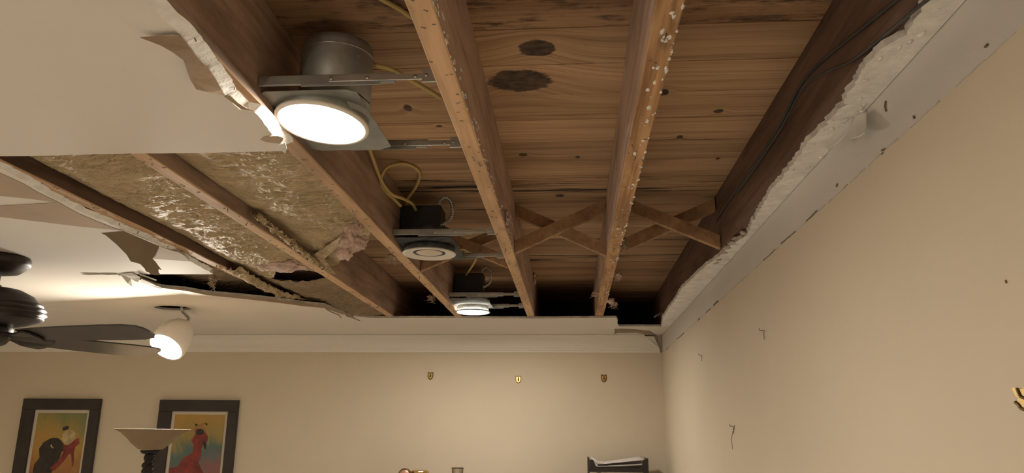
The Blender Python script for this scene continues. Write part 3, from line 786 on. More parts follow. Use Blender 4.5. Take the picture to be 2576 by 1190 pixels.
tag(mb.build('hanging_fibreglass', 'pink', bAD), 'pink insulation clump hanging beside the torn end of the crinkled facing')
mb = MB(); P0 = at_z(715, 672, ZJ)
blob(mb, (P0.x, P0.y, ZJ+.015), (.10, .085, .030), 4.4, 0.4, 4)
tag(mb.build('bulging_fibreglass', 'pink', bDE), 'pink insulation bulging between two pieces of brown facing')

# ================================================================== DOWNLIGHTS
def ring_tube(c, r, rt, mb, seg=40, s2=8):
    vs = []; fs = []
    for i in range(seg):
        a = 2*PI*i/seg
        for k in range(s2):
            b = 2*PI*k/s2; rr = r + rt*math.cos(b); vs.append((c[0]+rr*math.cos(a), c[1]+rr*math.sin(a), c[2]+rt*math.sin(b)))
    for i in range(seg):
        for k in range(s2): fs.append((i*s2+k, ((i+1) % seg)*s2+k, ((i+1) % seg)*s2+(k+1) % s2, i*s2+(k+1) % s2))
    mb.add(vs, fs, 0, True)
def downlight(x, y, zt, ybars, box, mode, label, zb=2.474, conduit=True):
    root = thing('downlight', label, 'downlight', (x, y, zt), 'recessed downlights between two joists')
    T = Matrix.Translation((x, y, 0))
    xa, xb = XA+TH/2, XB_-TH/2
    # mounting pan
    mb = MB(); pz = 2.462
    y0, y1 = min(ybars)+.012, max(ybars)-.012
    seg = 40; inner = [(x+.088*math.cos(2*PI*k/seg), y+.088*math.sin(2*PI*k/seg)) for k in range(seg)]
    outer = []
    hx, hy0, hy1 = .112, y0-y, y1-y
    for k in range(seg):
        c, s = math.cos(2*PI*k/seg), math.sin(2*PI*k/seg)
        t = min(hx/abs(c) if abs(c) > 1e-6 else 9, (hy1 if s > 0 else -hy0)/abs(s) if abs(s) > 1e-6 else 9); outer.append((x+c*t, y+s*t))
    vs = [(a, b, pz) for a, b in inner] + [(a, b, pz) for a, b in outer] + [(a, b, pz+.0015) for a, b in inner] + [(a, b, pz+.0015) for a, b in outer]
    fs = []
    for k in range(seg):
        k2 = (k+1) % seg
        fs += [(k, k2, seg+k2, seg+k), (2*seg+k, 3*seg+k, 3*seg+k2, 2*seg+k2), (k, 2*seg+k, 2*seg+k2, k2), (seg+k, seg+k2, 3*seg+k2, 3*seg+k)]
    mb.add(vs, fs); mb.build('mounting_pan', 'galv_dull' if mode == 'near' else 'dusty', root)
    # telescoping hanger bars with nailing tabs
    for yb in ybars:
        bar = MB().bbox((xa+.001, yb-.004, zb-.004), (xb-.10, yb+.004, zb+.018)).build('hanger_bar', 'galv_dull', root, bevel=.0012)
        MB().bbox((xa+.16, yb-.0075, zb-.001), (xb-.001, yb-.0042, zb+.013)).build('slide', 'galv', bar, bevel=.0008)
        MB().bbox((xb-.040, yb-.012, zb-.010), (xb-.0005, yb-.0075, zb+.020)).build('nailing_tab', 'galv', bar, bevel=.001)
        MB().bbox((xa+.10, yb-.010, zb-.012), (xb-.13, yb-.0078, zb-.005)).build('clip', 'galv_dull', bar, bevel=.0008)
        m2 = MB()
        for q in (0.03, 0.055, 0.16, 0.24): m2.lathe([(0.0, -.0015), (.004, -.0012), (.004, 0)], 10, Matrix.Translation((xb-q, yb-.0125 if q < .05 else yb-.0078, zb+.006)) @ Matrix.Rotation(-PI/2, 4, 'X'))
        tag(m2.build('screws', 'galv', bar), kind='stuff')
    # can
    top = 2.632 if mode == 'near' else 2.535
    T0 = T; sx_ = .026 if mode == 'near' else 0; T = Matrix.Translation((x+sx_, y, 0)); x += sx_
    cm = MB().lathe([(.084, zt+.012), (.084, top-.018), (.082, top-.003), (.070, top), (0, top)], 40, T)
    can = cm.build('can', 'galv_dull' if mode == 'near' else 'dusty', root)
    if mode == 'near':
        m2 = MB(); ring_tube((x, y, top-.030), .0845, .0016, m2); m2.build('bead', 'galv', can)
        m2 = MB()
        for a in (-1.15, -0.7): m2.lathe([(0.0, 0), (.004, .0005), (.004, .003)], 10, Matrix.Translation((x+.0875*math.cos(a), y+.0875*math.sin(a), top-.055)) @ Matrix.Rotation(a+PI/2, 4, 'Z') @ Matrix.Rotation(PI/2, 4, 'X'))
        tag(m2.build('rivets', 'galv', can), kind='stuff')
    T = T0; x -= sx_
    if box:
        (bx0, by0, bz0), (bx1, by1, bz1) = box
        b = MB().bbox((bx0, by0, bz0), (bx1, by1, bz1)).build('junction_box', 'black', root, bevel=.003)
        MB().bbox((bx0-.002, by0-.0015, bz0-.002), (bx1+.002, by0-.0002, bz0+.010)).build('cover_lip', 'black', b)
        if conduit:
            c0 = Vector((bx1-.012, by0+.01, bz1-.002))
            path = spline([c0, c0+Vector((.008, -.004, .022)), c0+Vector((.030, -.010, .034)), c0+Vector((.054, -.012, .014)), c0+Vector((.060, -.010, -.026)), c0+Vector((.048, -.006, -.058)), c0+Vector((.012, -.002, -.082))], 20)
            rr = [.0078 if (i//2) % 2 else .0052 for i in range(len(path))]
            MB().tube(path, rr, 10).build('flex_conduit', 'galv', root)
    # spring wires
    for sx in (-1, 1):
        MB().tube(spline([(x+sx*.085, y-.03, zt+.02), (x+sx*.098, y-.05, zt+.035), (x+sx*.095, y-.06, zt+.05), (x+sx*.125, y-.05, pz)], 6), .0014, 5).build('spring_wire', 'dusty', root)
    # trim and lens (the near one hangs slightly askew)
    if mode == 'near': T = Matrix.Translation((x, y, zt)) @ Matrix.Rotation(math.radians(4.5), 4, 'Y') @ Matrix.Rotation(math.radians(-4.5), 4, 'X') @ Matrix.Translation((0, 0, -zt))
    if mode == 'off':
        MB().lathe([(.092, zt+.030), (.100, zt+.028), (.103, zt+.010), (.100, zt+.006), (.086, zt+.006)], 48, T).build('collar', 'dusty', root)
        tr = MB().lathe([(.100, zt+.008), (.106, zt+.004), (.107, zt+.001), (.104, zt-.002), (.092, zt-.001), (.070, zt+.004), (.058, zt+.009), (.056, zt+.012)], 48, T, caps=False).build('trim_ring', 'trimwhite', root)
        MB().lathe([(0, zt+.001), (.045, zt+.003), (.0575, zt+.008), (.0565, zt+.014), (0, zt+.014)], 40, T).build('lens', 'lensoff', root)
    elif mode == 'near':
        MB().lathe([(.088, zt+.034), (.101, zt+.030), (.104, zt+.010), (.100, zt+.006), (.086, zt+.006)], 48, T).build('collar', 'galv_dull', root)
        MB().lathe([(.102, zt+.010), (.109, zt+.005), (.110, zt+.001), (.107, zt-.003), (.100, zt-.003), (.0955, zt+.001), (.094, zt+.008)], 48, T, caps=False).build('trim_ring', 'trimwhite', root)
        MB().lathe([(0, zt-.0035), (.05, zt-.002), (.080, zt+.001), (.094, zt+.005), (.094, zt+.009), (0, zt+.009)], 48, T).build('lens', 'lens', root)
    else:
        MB().lathe([(.080, zt+.072), (.090, zt+.070), (.092, zt+.060), (.091, zt+.012), (.088, zt+.006)], 48, T).build('collar', 'galv_dull', root)
        MB().lathe([(.092, zt+.010), (.100, zt+.004), (.101, zt+.001), (.099, zt-.002), (.094, zt)], 48, T, caps=False).build('trim_ring', 'galv', root)
        MB().lathe([(0, zt-.002), (.094, zt+.0005), (.094, zt+.006), (0, zt+.006)], 48, T).build('lens', 'lens_dim', root)
        m2 = MB(); rgx = random.Random(2)
        for i in range(26):
            a = rgx.uniform(0, 2*PI); blob(m2, (x+.090*math.cos(a), y+.090*math.sin(a), zt+.070), (.008, .008, .004), i, .6, 1)
        tag(m2.build('dust', 'gypsum_edge', root), kind='stuff')
    return root
p = at_z(810, 312, 2.436); downlight(p.x, p.y, 2.436, (1.497, 1.885), None, 'near', 'large brightly lit downlight nearest, with round metal can showing above', conduit=False)
p = at_z(1080, 640, 2.430); downlight(p.x, p.y, 2.430, (2.80, 3.20), ((-0.675, 2.90, 2.512), (-0.515, 3.02, 2.618)), 'off', 'unlit downlight with white trim ring under a black junction box')
p = at_z(1190, 786, 2.425); downlight(p.x, p.y, 2.425, (4.16, 4.55), ((-0.665, 4.30, 2.525), (-0.505, 4.42, 2.630)), 'far', 'small lit downlight farthest away with deep metal collar')

# ================================================================== CABLES
def cable(name, path, r, mat, label, cat='cable', n=10, group=None, flat=1.0):
    return tag(MB().tube(spline(path, n), r, 8, flat=flat).build(name, mat), label, cat, group)
def ay(px, py, y): p = at_y(px, py, y); return (p.x, p.y, min(p.z, ZS-.006))
cable('electrical_cable', [ay(925, 360, 2.25), ay(940, 405, 2.4), ay(962, 460, 2.55), ay(985, 488, 2.62), ay(1015, 500, 2.70), ay(1036, 512, 2.80), ay(1046, 528, 2.90)], .0062, 'yellow',
      'yellow cable running from the lit near downlight to the black junction box')
cable('electrical_cable', [ay(1022, 520, 2.93), ay(1026, 500, 2.86), ay(1046, 470, 2.76), ay(1056, 440, 2.68), ay(1045, 415, 2.60), ay(1015, 405, 2.55), ay(975, 420, 2.52), ay(958, 450, 2.54), ay(964, 474, 2.60), ay(990, 500, 2.72), ay(1008, 518, 2.78)],
      .0062, 'yellow', 'yellow cable coiled in an open loop above the black junction box')
cable('electrical_cable', [ay(930, 160, 1.66), ay(950, 166, 1.66), ay(985, 175, 1.67), ay(1030, 200, 1.70), ay(1075, 225, 1.74), ay(1112, 248, 1.78)], .0058, 'yellow', 'yellow cable from the round metal can passing behind the hanger bar')
cable('electrical_cable', [(*at_z(930, -20, ZS-.01)[:2], ZS-.008), (*at_z(960, 0, ZS-.01)[:2], ZS-.008), (*at_z(1000, 22, ZS-.01)[:2], ZS-.008), (*at_z(1040, 48, ZS-.01)[:2], ZS-.008)], .0058, 'yellow', 'yellow cable under the boards at the top edge of the picture')
cable('electrical_cable', [ay(1150, 628, 3.25), ay(1180, 624, 3.35), ay(1198, 634, 3.5), ay(1197, 652, 3.7), ay(1186, 672, 3.95), ay(1172, 692, 4.3)], .0058, 'yellow', 'yellow cable bridging from the unlit downlight to the farthest downlight')
XRf = XR - TH/2 - .006
cable('electrical_cable', [at_x(a, b, XRf) for a, b in ((2290, -30), (2250, 4), (2180, 62), (2105, 122), (2040, 180), (2005, 228), (1970, 300), (1925, 375), (1880, 440), (1830, 510), (1800, 556))], .0042, 'greycable', 'dark cable along the rim joist, the one running farthest back')
cable('electrical_cable', [at_x(a, b, XRf-.008) for a, b in ((2360, -20), (2310, 18), (2230, 85), (2150, 148), (2080, 180), (2030, 210), (1998, 262), (1960, 330), (1900, 420), (1850, 490))], .0033, 'greycable', 'second dark cable splitting off low across the rim joist')
# stray metal strip in the far corner
tag(MB().tube([(at_z(1645, 797, ZC+.02)), at_y(1668, 784, 4.95), at_y(1690, 775, 4.95)], .006, 6, flat=.3).build('metal_strap', 'galv_dull'), 'loose metal strap sticking out in the far dark corner', 'strap')

# ================================================================== DANGLING LAMP
LC = at_y(417, 874, 4.19); nrm = Vector((-0.16, -0.63, -0.76)).normalized()
lamp = thing('dangling_lamp', 'lit downlight module dangling from a round hole in the ceiling', 'lamp', LC)
Mx = Matrix.Translation(LC) @ (-nrm).to_track_quat('Z', 'Y').to_matrix().to_4x4()
MB().lathe([(.094, .002), (.100, 0), (.103, .004), (.105, .02), (.104, .055), (.098, .10), (.084, .145), (.060, .18), (.035, .198), (.016, .206), (.013, .222), (0, .224)], 40, Mx, caps=False).build('housing', 'trimwhite', lamp)
MB().lathe([(0, .001), (.094, .002), (.094, .008), (0, .008)], 40, Mx).build('lens', 'lens_dangling', lamp)
tip = Mx @ Vector((0, 0, .222))
MB().tube(spline([tip, tip + Vector((.004, .004, .02)), Vector((HOLE.x+.06, HOLE.y-.01, ZC-.01)), Vector((HOLE.x+.055, HOLE.y, ZC+.07)), Vector((HOLE.x+.03, HOLE.y+.02, ZS-.005))], 10),
          [.0075 + .0012*(i % 2) for i in range(41)], 10).build('flex_conduit', 'galv', lamp)

# ================================================================== CEILING FAN
FC = Vector((-2.358, 2.918, 0))
fan = thing('ceiling_fan', 'dark bronze ceiling fan with long dark blades at the left', 'ceiling fan', (FC.x, FC.y, 2.08))
T = Matrix.Translation(FC)
MB().lathe([(.116, ZC-.0005), (.122, ZC-.012), (.122, ZC-.030), (.118, ZC-.036), (.115, ZC-.038), (.111, ZC-.044), (.108, ZC-.046), (.102, ZC-.052), (.085, ZC-.066), (.050, ZC-.074), (0, ZC-.075)], 48, T).build('canopy', 'bronze', fan)
MB().lathe([(.022, ZC-.07), (.022, 2.312), (.030, 2.308), (.030, 2.285)], 24, T).build('downrod', 'bronze', fan)
MB().lathe([(.034, 2.300), (.060, 2.297), (.120, 2.288), (.168, 2.266), (.186, 2.246), (.190, 2.240), (.204, 2.236), (.208, 2.228), (.198, 2.222), (.216, 2.218), (.222, 2.210), (.208, 2.203), (.222, 2.199),
            (.226, 2.191), (.212, 2.184), (.216, 2.180), (.214, 2.172), (.196, 2.166), (.150, 2.150), (.10, 2.140), (0, 2.139)], 56, T @ Matrix.Diagonal((.92, .92, 1, 1))).build('motor_housing', 'bronze', fan)
MB().lathe([(.090, 2.142), (.098, 2.130), (.098, 2.100), (.080, 2.072), (.055, 2.058), (0, 2.055)], 40, T).build('switch_housing', 'bronze', fan)
cx = FC + Vector((.052, -.02, 0))
MB().tube([(cx.x, cx.y, 2.075), (cx.x, cx.y, 1.98)], .0018, 6).build('pull_chain', 'brass_dark', fan)
for k in range(5):
    a = math.radians(-9 + 72*k); R = T @ Matrix.Rotation(a, 4, 'Z') @ Matrix.Translation((0, 0, 2.098))
    pit = Matrix.Rotation(math.radians(-14), 4, 'X')
    iron = MB()
    prof2 = [(.070, .018), (.12, .022), (.16, .034), (.21, .052), (.245, .058), (.262, .040), (.270, 0)]
    out = [(x, w) for x, w in prof2] + [(x, -w) for x, w in prof2[::-1]]
    q = [R @ pit @ Vector((x, w, -.006 + (.022 if x < .1 else (.010 if x < .14 else 0)))) for x, w in out]
    tri = tessellate_polygon([[Vector((x, w, 0)) for x, w in out]])
    N = len(q); q2 = [p - Vector((0, 0, .007)) for p in q]
    iron.add(q+q2, list(tri) + [tuple(i+N for i in t[::-1]) for t in tri] + [(i, (i+1) % N, N+(i+1) % N, N+i) for i in range(N)])
    iron.build('blade_iron', 'bronze', fan)
    bl = MB(); pr = [(.20, .052), (.26, .060), (.40, .070), (.60, .075), (.70, .073), (.75, .060), (.768, .036), (.772, 0)]
    out = pr + [(x, -w) for x, w in pr[::-1]]
    q = [R @ pit @ Vector((x, w, 0)) for x, w in out]; tri = tessellate_polygon([[Vector((x, w, 0)) for x, w in out]])
    N = len(q); q2 = [p + Vector((0, 0, .006)) for p in q]
    bl.add(q+q2, list(tri) + [tuple(i+N for i in t[::-1]) for t in tri] + [(i, (i+1) % N, N+(i+1) % N, N+i) for i in range(N)])
    bl.build('blade', 'blade', fan)

# ================================================================== PICTURES
def art_mat(name, stops, kind):
    t = NT(name); v = t.obj()
    sep = t.n('ShaderNodeSeparateXYZ'); t.l(v, sep.inputs[0])
    w = t.noise(t.scaled(v, (5, 1, 3)), 1.0, 5, 0.65, 0.8)
    f = t.math('ADD', t.math('MULTIPLY_ADD', sep.outputs[2], 1.35, 0.52), t.math('MULTIPLY_ADD', w, 0.55, -0.28))
    f = t.math('ADD', f, t.math('MULTIPLY', sep.outputs[0], kind))
    t.l(t.ramp(f, stops), t.b.inputs['Base Color']); t.b.inputs['Roughness'].default_value = 0.35
    return t.m
M['art1'] = art_mat('bullfight_ground', [(0.08, (.05, .035, .03)), (0.25, (.13, .05, .04)), (0.42, (.34, .15, .05)), (0.62, (.45, .27, .07)), (0.78, (.38, .27, .08)), (0.95, (.20, .22, .09))], 0.35)
M['art2'] = art_mat('dance_ground', [(0.15, (.12, .04, .05)), (0.38, (.26, .11, .11)), (0.50, (.14, .14, .14)), (0.60, (.08, .15, .14)), (0.72, (.32, .24, .08)), (0.95, (.46, .27, .06))], -0.15)
M['ink'] = simple('dark_brushwork', (.030, .022, .020), .5, var=.4, scale=30)
M['red'] = simple('red_brushwork', (.22, .035, .03), .5, var=.35, scale=16)
M['cream'] = simple('cream_brushwork', (.50, .40, .22), .5, var=.3, scale=30)
M['skin'] = simple('ochre_brushwork', (.34, .15, .08), .5, var=.3, scale=30)
def picture(px_l, px_r, pt, ob_l, ob_r, ot, art, label, figures):
    yf = YB - .030
    a, b = at_y(*px_l, yf), at_y(*px_r, yf); x0, x1, zt = a.x, b.x, (a.z+b.z)/2
    c, d = at_y(*ob_l, yf), at_y(*ob_r, yf); ix0, ix1, it = c.x, d.x, (c.z+d.z)/2
    zb = zt - .86; ib = zb + (zt-it)
    root = thing('framed_picture', label, 'picture', ((x0+x1)/2, YB-.002, zb), 'framed dance and bullfight prints')
    for (p, q, nm) in (((x0, it), (ix0, ib), 'side'), ((ix1, it), (x1, ib), 'side'), ((x0, zt), (x1, it), 'rail'), ((x0, ib), (x1, zb), 'rail')):
        MB().bbox((p[0], yf, p[1]), (q[0], YB-.001, q[1])).build('frame_'+nm, 'frame', root, bevel=.004)
    # mat as four strips, art panel behind
    m = .022
    o_ = [(ix0, it), (ix1, it), (ix1, ib), (ix0, ib)]; n_ = [(ix0+m, it-m), (ix1-m, it-m), (ix1-m, ib+m), (ix0+m, ib+m)]
    vv = [(x, YB-.014, z) for x, z in o_+n_] + [(x, YB-.010, z) for x, z in o_+n_]; ff = []
    for k in range(4):
        k2 = (k+1) % 4; ff += [(k, k2, 4+k2, 4+k), (8+k, 12+k, 12+k2, 8+k2), (k, 8+k, 8+k2, k2), (4+k, 4+k2, 12+k2, 12+k)]
    mt = MB().add(vv, ff)
    mt.build('mat', 'mat', root)
    cx, cz_ = (ix0+ix1)/2, (it+ib)/2
    mb = MB().bbox((ix0+.002, YB-.010, it-.002), (ix1-.002, YB-.006, ib+.002))
    art_o = mb.build('print', art, root, loc=(cx, YB-.008, cz_))
    for i, (nm, mat, poly) in enumerate(figures):
        pts = [at_y(x, y, YB-.0104 - .0003*i) for x, y in poly]
        flap(nm, pts, mat, root, .0003, Vector((0, -1, 0)))
    return root
def oa(x, y): return (x/4.025, 980 + y/4.025)
def S(pts): return [oa(*p) for p in pts]
bull = S([(345, 760), (400, 690), (395, 600), (440, 535), (500, 500), (540, 487), (590, 492), (620, 520), (650, 560), (655, 600), (620, 640), (600, 700), (560, 760), (520, 845), (330, 845)])
cape = S([(640, 560), (690, 560), (720, 520), (800, 490), (805, 545), (765, 580), (745, 640), (690, 660), (650, 720), (590, 790), (540, 825), (500, 800), (590, 720), (640, 640)])
body = S([(640, 450), (665, 420), (700, 405), (740, 420), (770, 450), (765, 500), (720, 540), (690, 560), (650, 545), (625, 500)])
head = S([(632, 410), (640, 380), (690, 365), (698, 385), (685, 405), (660, 412), (640, 416)])
horn = S([(512, 560), (522, 556), (530, 578), (550, 592), (530, 596), (514, 580)])
legs = S([(720, 650), (745, 640), (748, 700), (738, 780), (728, 780), (724, 700)])
picture((59, 1003), (253, 1003), 0, (86, 1031), (225, 1031), 0, 'art1', 'black-framed print of a bullfighter with bull and red cape',
        [('bull', 'ink', bull), ('cape', 'red', cape), ('jacket', 'cream', body), ('hat', 'ink', head), ('horn', 'cream', horn), ('leg', 'red', legs)])
dress = S([(1960, 480), (1980, 440), (2030, 425), (2090, 440), (2110, 490), (2100, 525), (2060, 540), (2040, 600), (2035, 680), (2010, 740), (2035, 800), (2060, 845), (1690, 845), (1700, 800), (1800, 780), (1850, 700), (1950, 640), (1960, 560), (1935, 510)])
hair = S([(1975, 430), (1995, 405), (2030, 395), (2060, 410), (2070, 440), (2040, 460), (2000, 462)])
arm = S([(1968, 440), (1970, 405), (2000, 375), (2060, 338), (2090, 335), (2090, 350), (2060, 355), (2015, 385), (1985, 415), (1982, 440)])
arm2 = S([(2040, 375), (2080, 400), (2092, 450), (2082, 452), (2070, 412), (2032, 386)])
fan_ = S([(1972, 345), (2000, 352), (2012, 365), (1996, 362), (1985, 378)])
fan2 = S([(2078, 338), (2100, 345), (2100, 366), (2086, 360)])
shawl = S([(2050, 530), (2085, 520), (2090, 580), (2078, 610), (2062, 580)])
picture((402, 1006), (600, 1006), 0, (431, 1035), (573, 1035), 0, 'art2', 'black-framed print of a dancer in a long red dress',
        [('dress', 'red', dress), ('hair', 'ink', hair), ('arm', 'skin', arm), ('arm', 'skin', arm2), ('castanet', 'ink', fan_), ('castanet', 'ink', fan2), ('shawl', 'ink', shawl)])

# ================================================================== TORCHIERE LAMPS
def torchiere(c, label, lit=False):
    root = thing('floor_lamp', label, 'floor lamp', (c[0], c[1], 0))
    T = Matrix.Translation((c[0], c[1], 0)); z = 1.742
    outer = [(.046, z-.104), (.060, z-.100), (.095, z-.072), (.120, z-.044), (.150, z-.018), (.180, z-.002), (.187, z)]
    inner = [(.186, z-.004), (.150, z-.012+.001), (.119, z-.038), (.093, z-.066), (.058, z-.094), (0, z-.096)]
    MB().lathe(outer + [(.184, z+.001)] + [(r-.003, zz) for r, zz in inner[:-1]] + [(0, z-.096)], 48, T, caps=False).build('bowl', 'amber', root)
    MB().lathe([(0, z-.107), (.048, z-.107), (.050, z-.112), (.040, z-.122), (.030, z-.126), (0, z-.126)], 32, T).build('bowl_cap', 'iron', root)
    tw = MB(); sg = 24; nz = 220; vv = []
    for i in range(nz+1):
        zz = z-.122 - (z-.165)*i/nz
        for k in range(sg):
            a = 2*PI*k/sg; rr = .027*(1 + .22*math.cos(3*(a - zz*60))) * (1 + .12*math.sin(zz*70))
            vv.append((c[0]+rr*math.cos(a), c[1]+rr*math.sin(a), zz))
    tw.add(vv, [(i*sg+k, i*sg+(k+1) % sg, (i+1)*sg+(k+1) % sg, (i+1)*sg+k) for i in range(nz) for k in range(sg)], 0, True)
    tw.build('twisted_pole', 'iron', root)
    MB().lathe([(.14, 0.0), (.142, .010), (.12, .022), (.06, .034), (.03, .05), (0, .05)], 36, T).build('base', 'iron', root)
    if lit:
        t2 = Matrix.Translation((c[0], c[1], z-.035))
        MB().lathe([(0, -.055), (.022, -.05), (.030, -.02), (.030, .005), (.018, .026), (0, .032)], 20, t2).build('added_bulb', 'added_bulb', root)
    return root
M['added_bulb'] = emitter('added_lamp_bulb', LAMP_COL, ADDED_UPLIGHT)
pc = at_y(385, 1080, 4.0)
torchiere((pc.x, 4.0), 'black twisted floor lamp with unlit amber bowl before the dancer print')

# ---- unseen lamps added outside the frame to brighten the room
torchiere((-2.9, -1.5), 'added lit twisted floor lamp with amber bowl behind the photographer', True)
torchiere((-1.1, -1.6), 'added lit twisted floor lamp with amber bowl in the corner behind the photographer', True)
def added_downlight(x, y, label):  # unseen ceiling fixture, added for the light it gives
    root = thing('downlight', label, 'downlight', (x, y, ZC), 'added flush downlights behind the photographer')
    T = Matrix.Translation((x, y, 0)); zt = ZC-.004
    MB().lathe([(.085, zt+.0035), (.108, zt+.003), (.109, zt), (.105, zt-.003), (.094, zt-.001), (.092, zt+.002)], 40, T, caps=False).build('trim_ring', 'trimwhite', root)
    MB().lathe([(0, zt-.002), (.093, zt), (.093, zt+.003), (0, zt+.003)], 40, T).build('lens', 'lens_added', root)
for i, (x, y) in enumerate(((-0.57, -1.0), (-2.31, 0.15), (-3.9, 1.5))):
    added_downlight(x, y, ('added flush lit downlight above the photographer', 'added flush lit downlight to the left behind the photographer', 'added flush lit downlight by the left wall')[i])

# ================================================================== SHIELD HOOKS, BRACKET, CABINET ITEMS
for px, py, lab in ((1083, 946, 'brass shield-shaped picture hook nearest the dancer print'), (1304, 955, 'middle brass shield-shaped picture hook, the brightest of three'), (1519, 952, 'brass shield-shaped picture hook nearest the room corner')):
    c = at_y(px, py, YB)
    root = thing('picture_hook', lab, 'hook', c, 'shield hooks in a row on the back wall')
    def shield(s, d0, d1):
        o = [(-.019, .025), (-.006, .024), (0, .020), (.006, .024), (.019, .025), (.019, -.004), (.013, -.018), (0, -.027), (-.013, -.018), (-.019, -.004)]
        a = [Vector((c.x+x*s, c.y-d0, c.z+z*s)) for x, z in o]; b = [Vector((c.x+x*s, c.y-d1, c.z+z*s)) for x, z in o]; n = len(o)
        tri = tessellate_polygon([[Vector((x, z, 0)) for x, z in o]])
        return MB().add(a+b, list(tri) + [tuple(i+n for i in t[::-1]) for t in tri] + [(i, (i+1) % n, n+(i+1) % n, n+i) for i in range(n)])
    shield(1.08, .0003, .003).build('backplate', 'brass_dark', root); shield(.78, .003, .0055).build('shield', 'brass', root)
    MB().tube(spline([(c.x, c.y-.005, c.z+.014), (c.x, c.y-.010, c.z+.004), (c.x, c.y-.014, c.z-.006), (c.x, c.y-.020, c.z-.004), (c.x, c.y-.022, c.z+.004)], 5), .0035, 8).build('hook', 'brass_dark', root)

c = at_x(2592, 1003, XW)
root = thing('wall_bracket', 'brass leaf-shaped wall bracket cut off at the right edge of the picture', 'bracket', c)
def leafpts(pxs, off): return [at_x(x, y, XW-off) for x, y in pxs]
flap('backplate', leafpts(((2556, 976), (2561, 975), (2576, 979), (2600, 975), (2616, 990), (2600, 1000), (2584, 1001), (2566, 998)), .010), 'brass', root, .006, Vector((-1, 0, 0)))
MB().tube(spline(leafpts(((2558, 977), (2562, 988), (2568, 998), (2580, 1003)), .017), 6), .0022, 8).build('rim', 'brass_dark', root)
MB().tube(spline(leafpts(((2555, 1012), (2562, 1018), (2569, 1027), (2580, 1030), (2596, 1024), (2604, 1008)), .016), 6), .0026, 8).build('hook', 'brass_dark', root)
flap('wall_plate', leafpts(((2568, 996), (2600, 996), (2600, 1028), (2572, 1026), (2566, 1012)), .0012), 'brass', root, .004, Vector((-1, 0, 0)))

ZT = 1.40
cab = thing('tall_cabinet', 'dark wooden cabinet top below the frame under the paper tray', 'cabinet', (-0.4, 5.35, 0))
MB().bbox((-1.5, 5.10, 0), (0.56, YB-.01, ZT-.03)).build('carcass', 'cabinet', cab, bevel=.004)
MB().bbox((-1.52, 5.08, ZT-.03), (0.58, YB-.008, ZT)).build('worktop', 'cabinet', cab, bevel=.004)
for k in range(4):
    xa = -1.49 + .512*k; d = MB().bbox((xa, 5.085, .08), (xa+.50, 5.0995, ZT-.05)).build('door', 'cabinet', cab, bevel=.003)
    MB().tube([(xa+.46, 5.083, .70), (xa+.46, 5.065, .70), (xa+.46, 5.065, .82), (xa+.46, 5.083, .82)], .005, 8).build('handle', 'brass_dark', d)
# two-tier letter tray
ty0, ty1 = 5.22, 5.50
pl, pr_ = at_y(1479, 1150, ty0), at_y(1631, 1158, ty0); x0, x1, zt = pl.x, pr_.x, (pl.z+pr_.z)/2
tr = thing('letter_tray', 'dark two-tier letter tray holding loose white paper', 'letter tray', ((x0+x1)/2, (ty0+ty1)/2, ZT))
for kx, (xx, xi) in enumerate(((x0, x0+.010), (x1, x1-.010))):
    MB().bbox((min(xx, xi), ty0, ZT), (max(xx, xi), ty1, zt+.004)).build('side', 'tray', tr, bevel=.002)
def tier(zb, h):
    MB().bbox((x0+.0105, ty0+.004, zb), (x1-.0105, ty1, zb+.004)).build('shelf', 'tray', tr)
    prof = [(x0+.0105, zb-.004), (x1-.0105, zb-.004), (x1-.0105, zb+h), (x1-.030, zb+h-.002), (x1-.048, zb+h-.040), (x1-.058, zb+h-.046), (x0+.062, zb+h-.046), (x0+.050, zb+h-.036), (x0+.033, zb+h+.002), (x0+.0105, zb+h+.002)]
    n = len(prof); vs = [(x, ty0, z) for x, z in prof] + [(x, ty0+.0035, z) for x, z in prof]
    tri = tessellate_polygon([[Vector((x, z, 0)) for x, z in prof]])
    MB().add(vs, list(tri) + [tuple(i+n for i in t[::-1]) for t in tri] + [(i, (i+1) % n, n+(i+1) % n, n+i) for i in range(n)]).build('front_lip', 'tray', tr)
tier(zt-.080, .070); tier(ZT+.005, .055)
rg = random.Random(4)
def paper(lab, zc, tilt, dx, curl):
    n = 8; vs = []
    for j in range(n+1):
        for i in range(n+1):
            u, v = i/n, j/n; xx = x0+.022+dx + (x1-x0-.044)*u; yy = ty0+.012 + .25*v
            zz = zc + tilt*u + curl*(max(0, .25-u)*4)**2*.03 + .002*math.sin(u*5+v*3) + .010*v
            vs.append((xx, yy, zz))
    fs = [(j*(n+1)+i, j*(n+1)+i+1, (j+1)*(n+1)+i+1, (j+1)*(n+1)+i) for j in range(n) for i in range(n)]
    o = MB().add(vs, fs, 0, True).build('paper_sheet', 'sheet'); s = o.modifiers.new('thickness', 'SOLIDIFY'); s.thickness = .0006
    tag(o, lab, 'paper', 'loose papers in the letter tray')
paper('lowest white sheet lying in the top letter tray', zt-.070, .010, 0, 0)
paper('middle white sheet in the top letter tray, slightly tilted', zt-.058, .030, .002, .3)
paper('top white sheet in the letter tray with its left end curled up', zt-.046, .046, .004, 1.4)

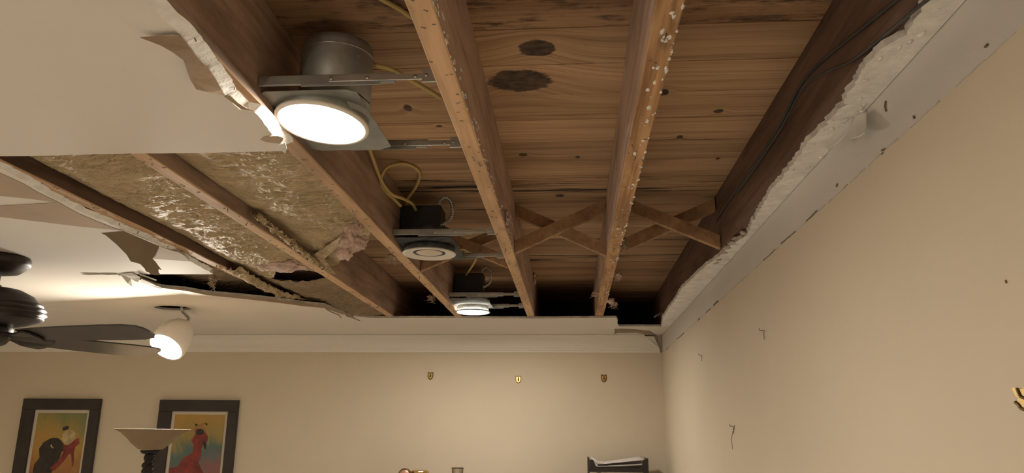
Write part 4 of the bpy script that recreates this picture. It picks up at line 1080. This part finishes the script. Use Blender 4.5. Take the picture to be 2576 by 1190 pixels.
# brass desk ornament and candle glass
br = thing('brass_ornament', 'brass desk ornament with copper round face, only its top in view', 'ornament', (-1.05, 5.3, ZT))
oc = at_y(1018, 1190, 5.25)
Rx = Matrix.Translation((oc.x, 5.25, oc.z-.012)) @ Matrix.Rotation(PI/2, 4, 'X')
MB().lathe([(.040, -.03), (.042, -.01), (.042, .006), (.038, .010), (.034, .008), (0, .008)], 36, Rx).build('dial_case', 'brass_dark', br)
MB().lathe([(.034, .0085), (.033, .010), (0, .0105)], 36, Rx).build('dial', 'copper', br)
oc2 = at_y(1057, 1184, 5.28)
MB().lathe([(.060, oc2.z-.065), (.060, oc2.z-.006), (.058, oc2.z-.002), (.054, oc2.z), (.040, oc2.z+.004), (0, oc2.z+.004)], 12, Matrix.Translation((oc2.x-.004, 5.30, 0)), smooth=False).build('drum', 'brass', br)
MB().lathe([(0, 0), (.008, .001), (.008, .004), (0, .004)], 16, Matrix.Translation((oc2.x+.024, 5.30-.058, oc2.z-.024)) @ Matrix.Rotation(PI/2, 4, 'X')).build('knob', 'brass_dark', br)
MB().bbox((oc.x-.045, 5.22, ZT), (oc2.x+.06, 5.38, ZT+.012)).build('base', 'brass_dark', br, bevel=.003)
MB().bbox((oc.x-.03, 5.24, ZT+.0125), (oc2.x+.045, 5.36, oc2.z-.05)).build('plinth', 'brass', br, bevel=.004)
gc = at_y(1149, 1178, 5.27)
t = NT('smoked_glass'); t.l(t.ramp(t.noise(t.obj(), 18), [(.3, (.55, .48, .38)), (.7, (.75, .68, .56))]), t.b.inputs['Base Color'])
t.b.inputs['Transmission Weight'].default_value = .75; t.b.inputs['Roughness'].default_value = .12; M['glass'] = t.m
gl = thing('candle_glass', 'small tapered candle glass with dark rim beside the brass ornament', 'glass', (gc.x, 5.31, ZT))
T = Matrix.Translation((gc.x, 5.31, 0))
MB().lathe([(0, ZT), (.028, ZT), (.030, ZT+.004), (.040, gc.z-.002), (.0412, gc.z), (.0395, gc.z), (.0375, gc.z-.004), (.0285, ZT+.008), (0, ZT+.008)], 36, T, caps=False).build('cup', 'glass', gl)
m2 = MB(); ring_tube((gc.x, 5.31, gc.z), .0405, .0018, m2); m2.build('rim', 'iron', gl)
MB().lathe([(0, ZT+.0085), (.0280, ZT+.0085), (.031, gc.z-.035), (.029, gc.z-.030), (0, gc.z-.032)], 28, T).build('wax', 'sheet', gl)
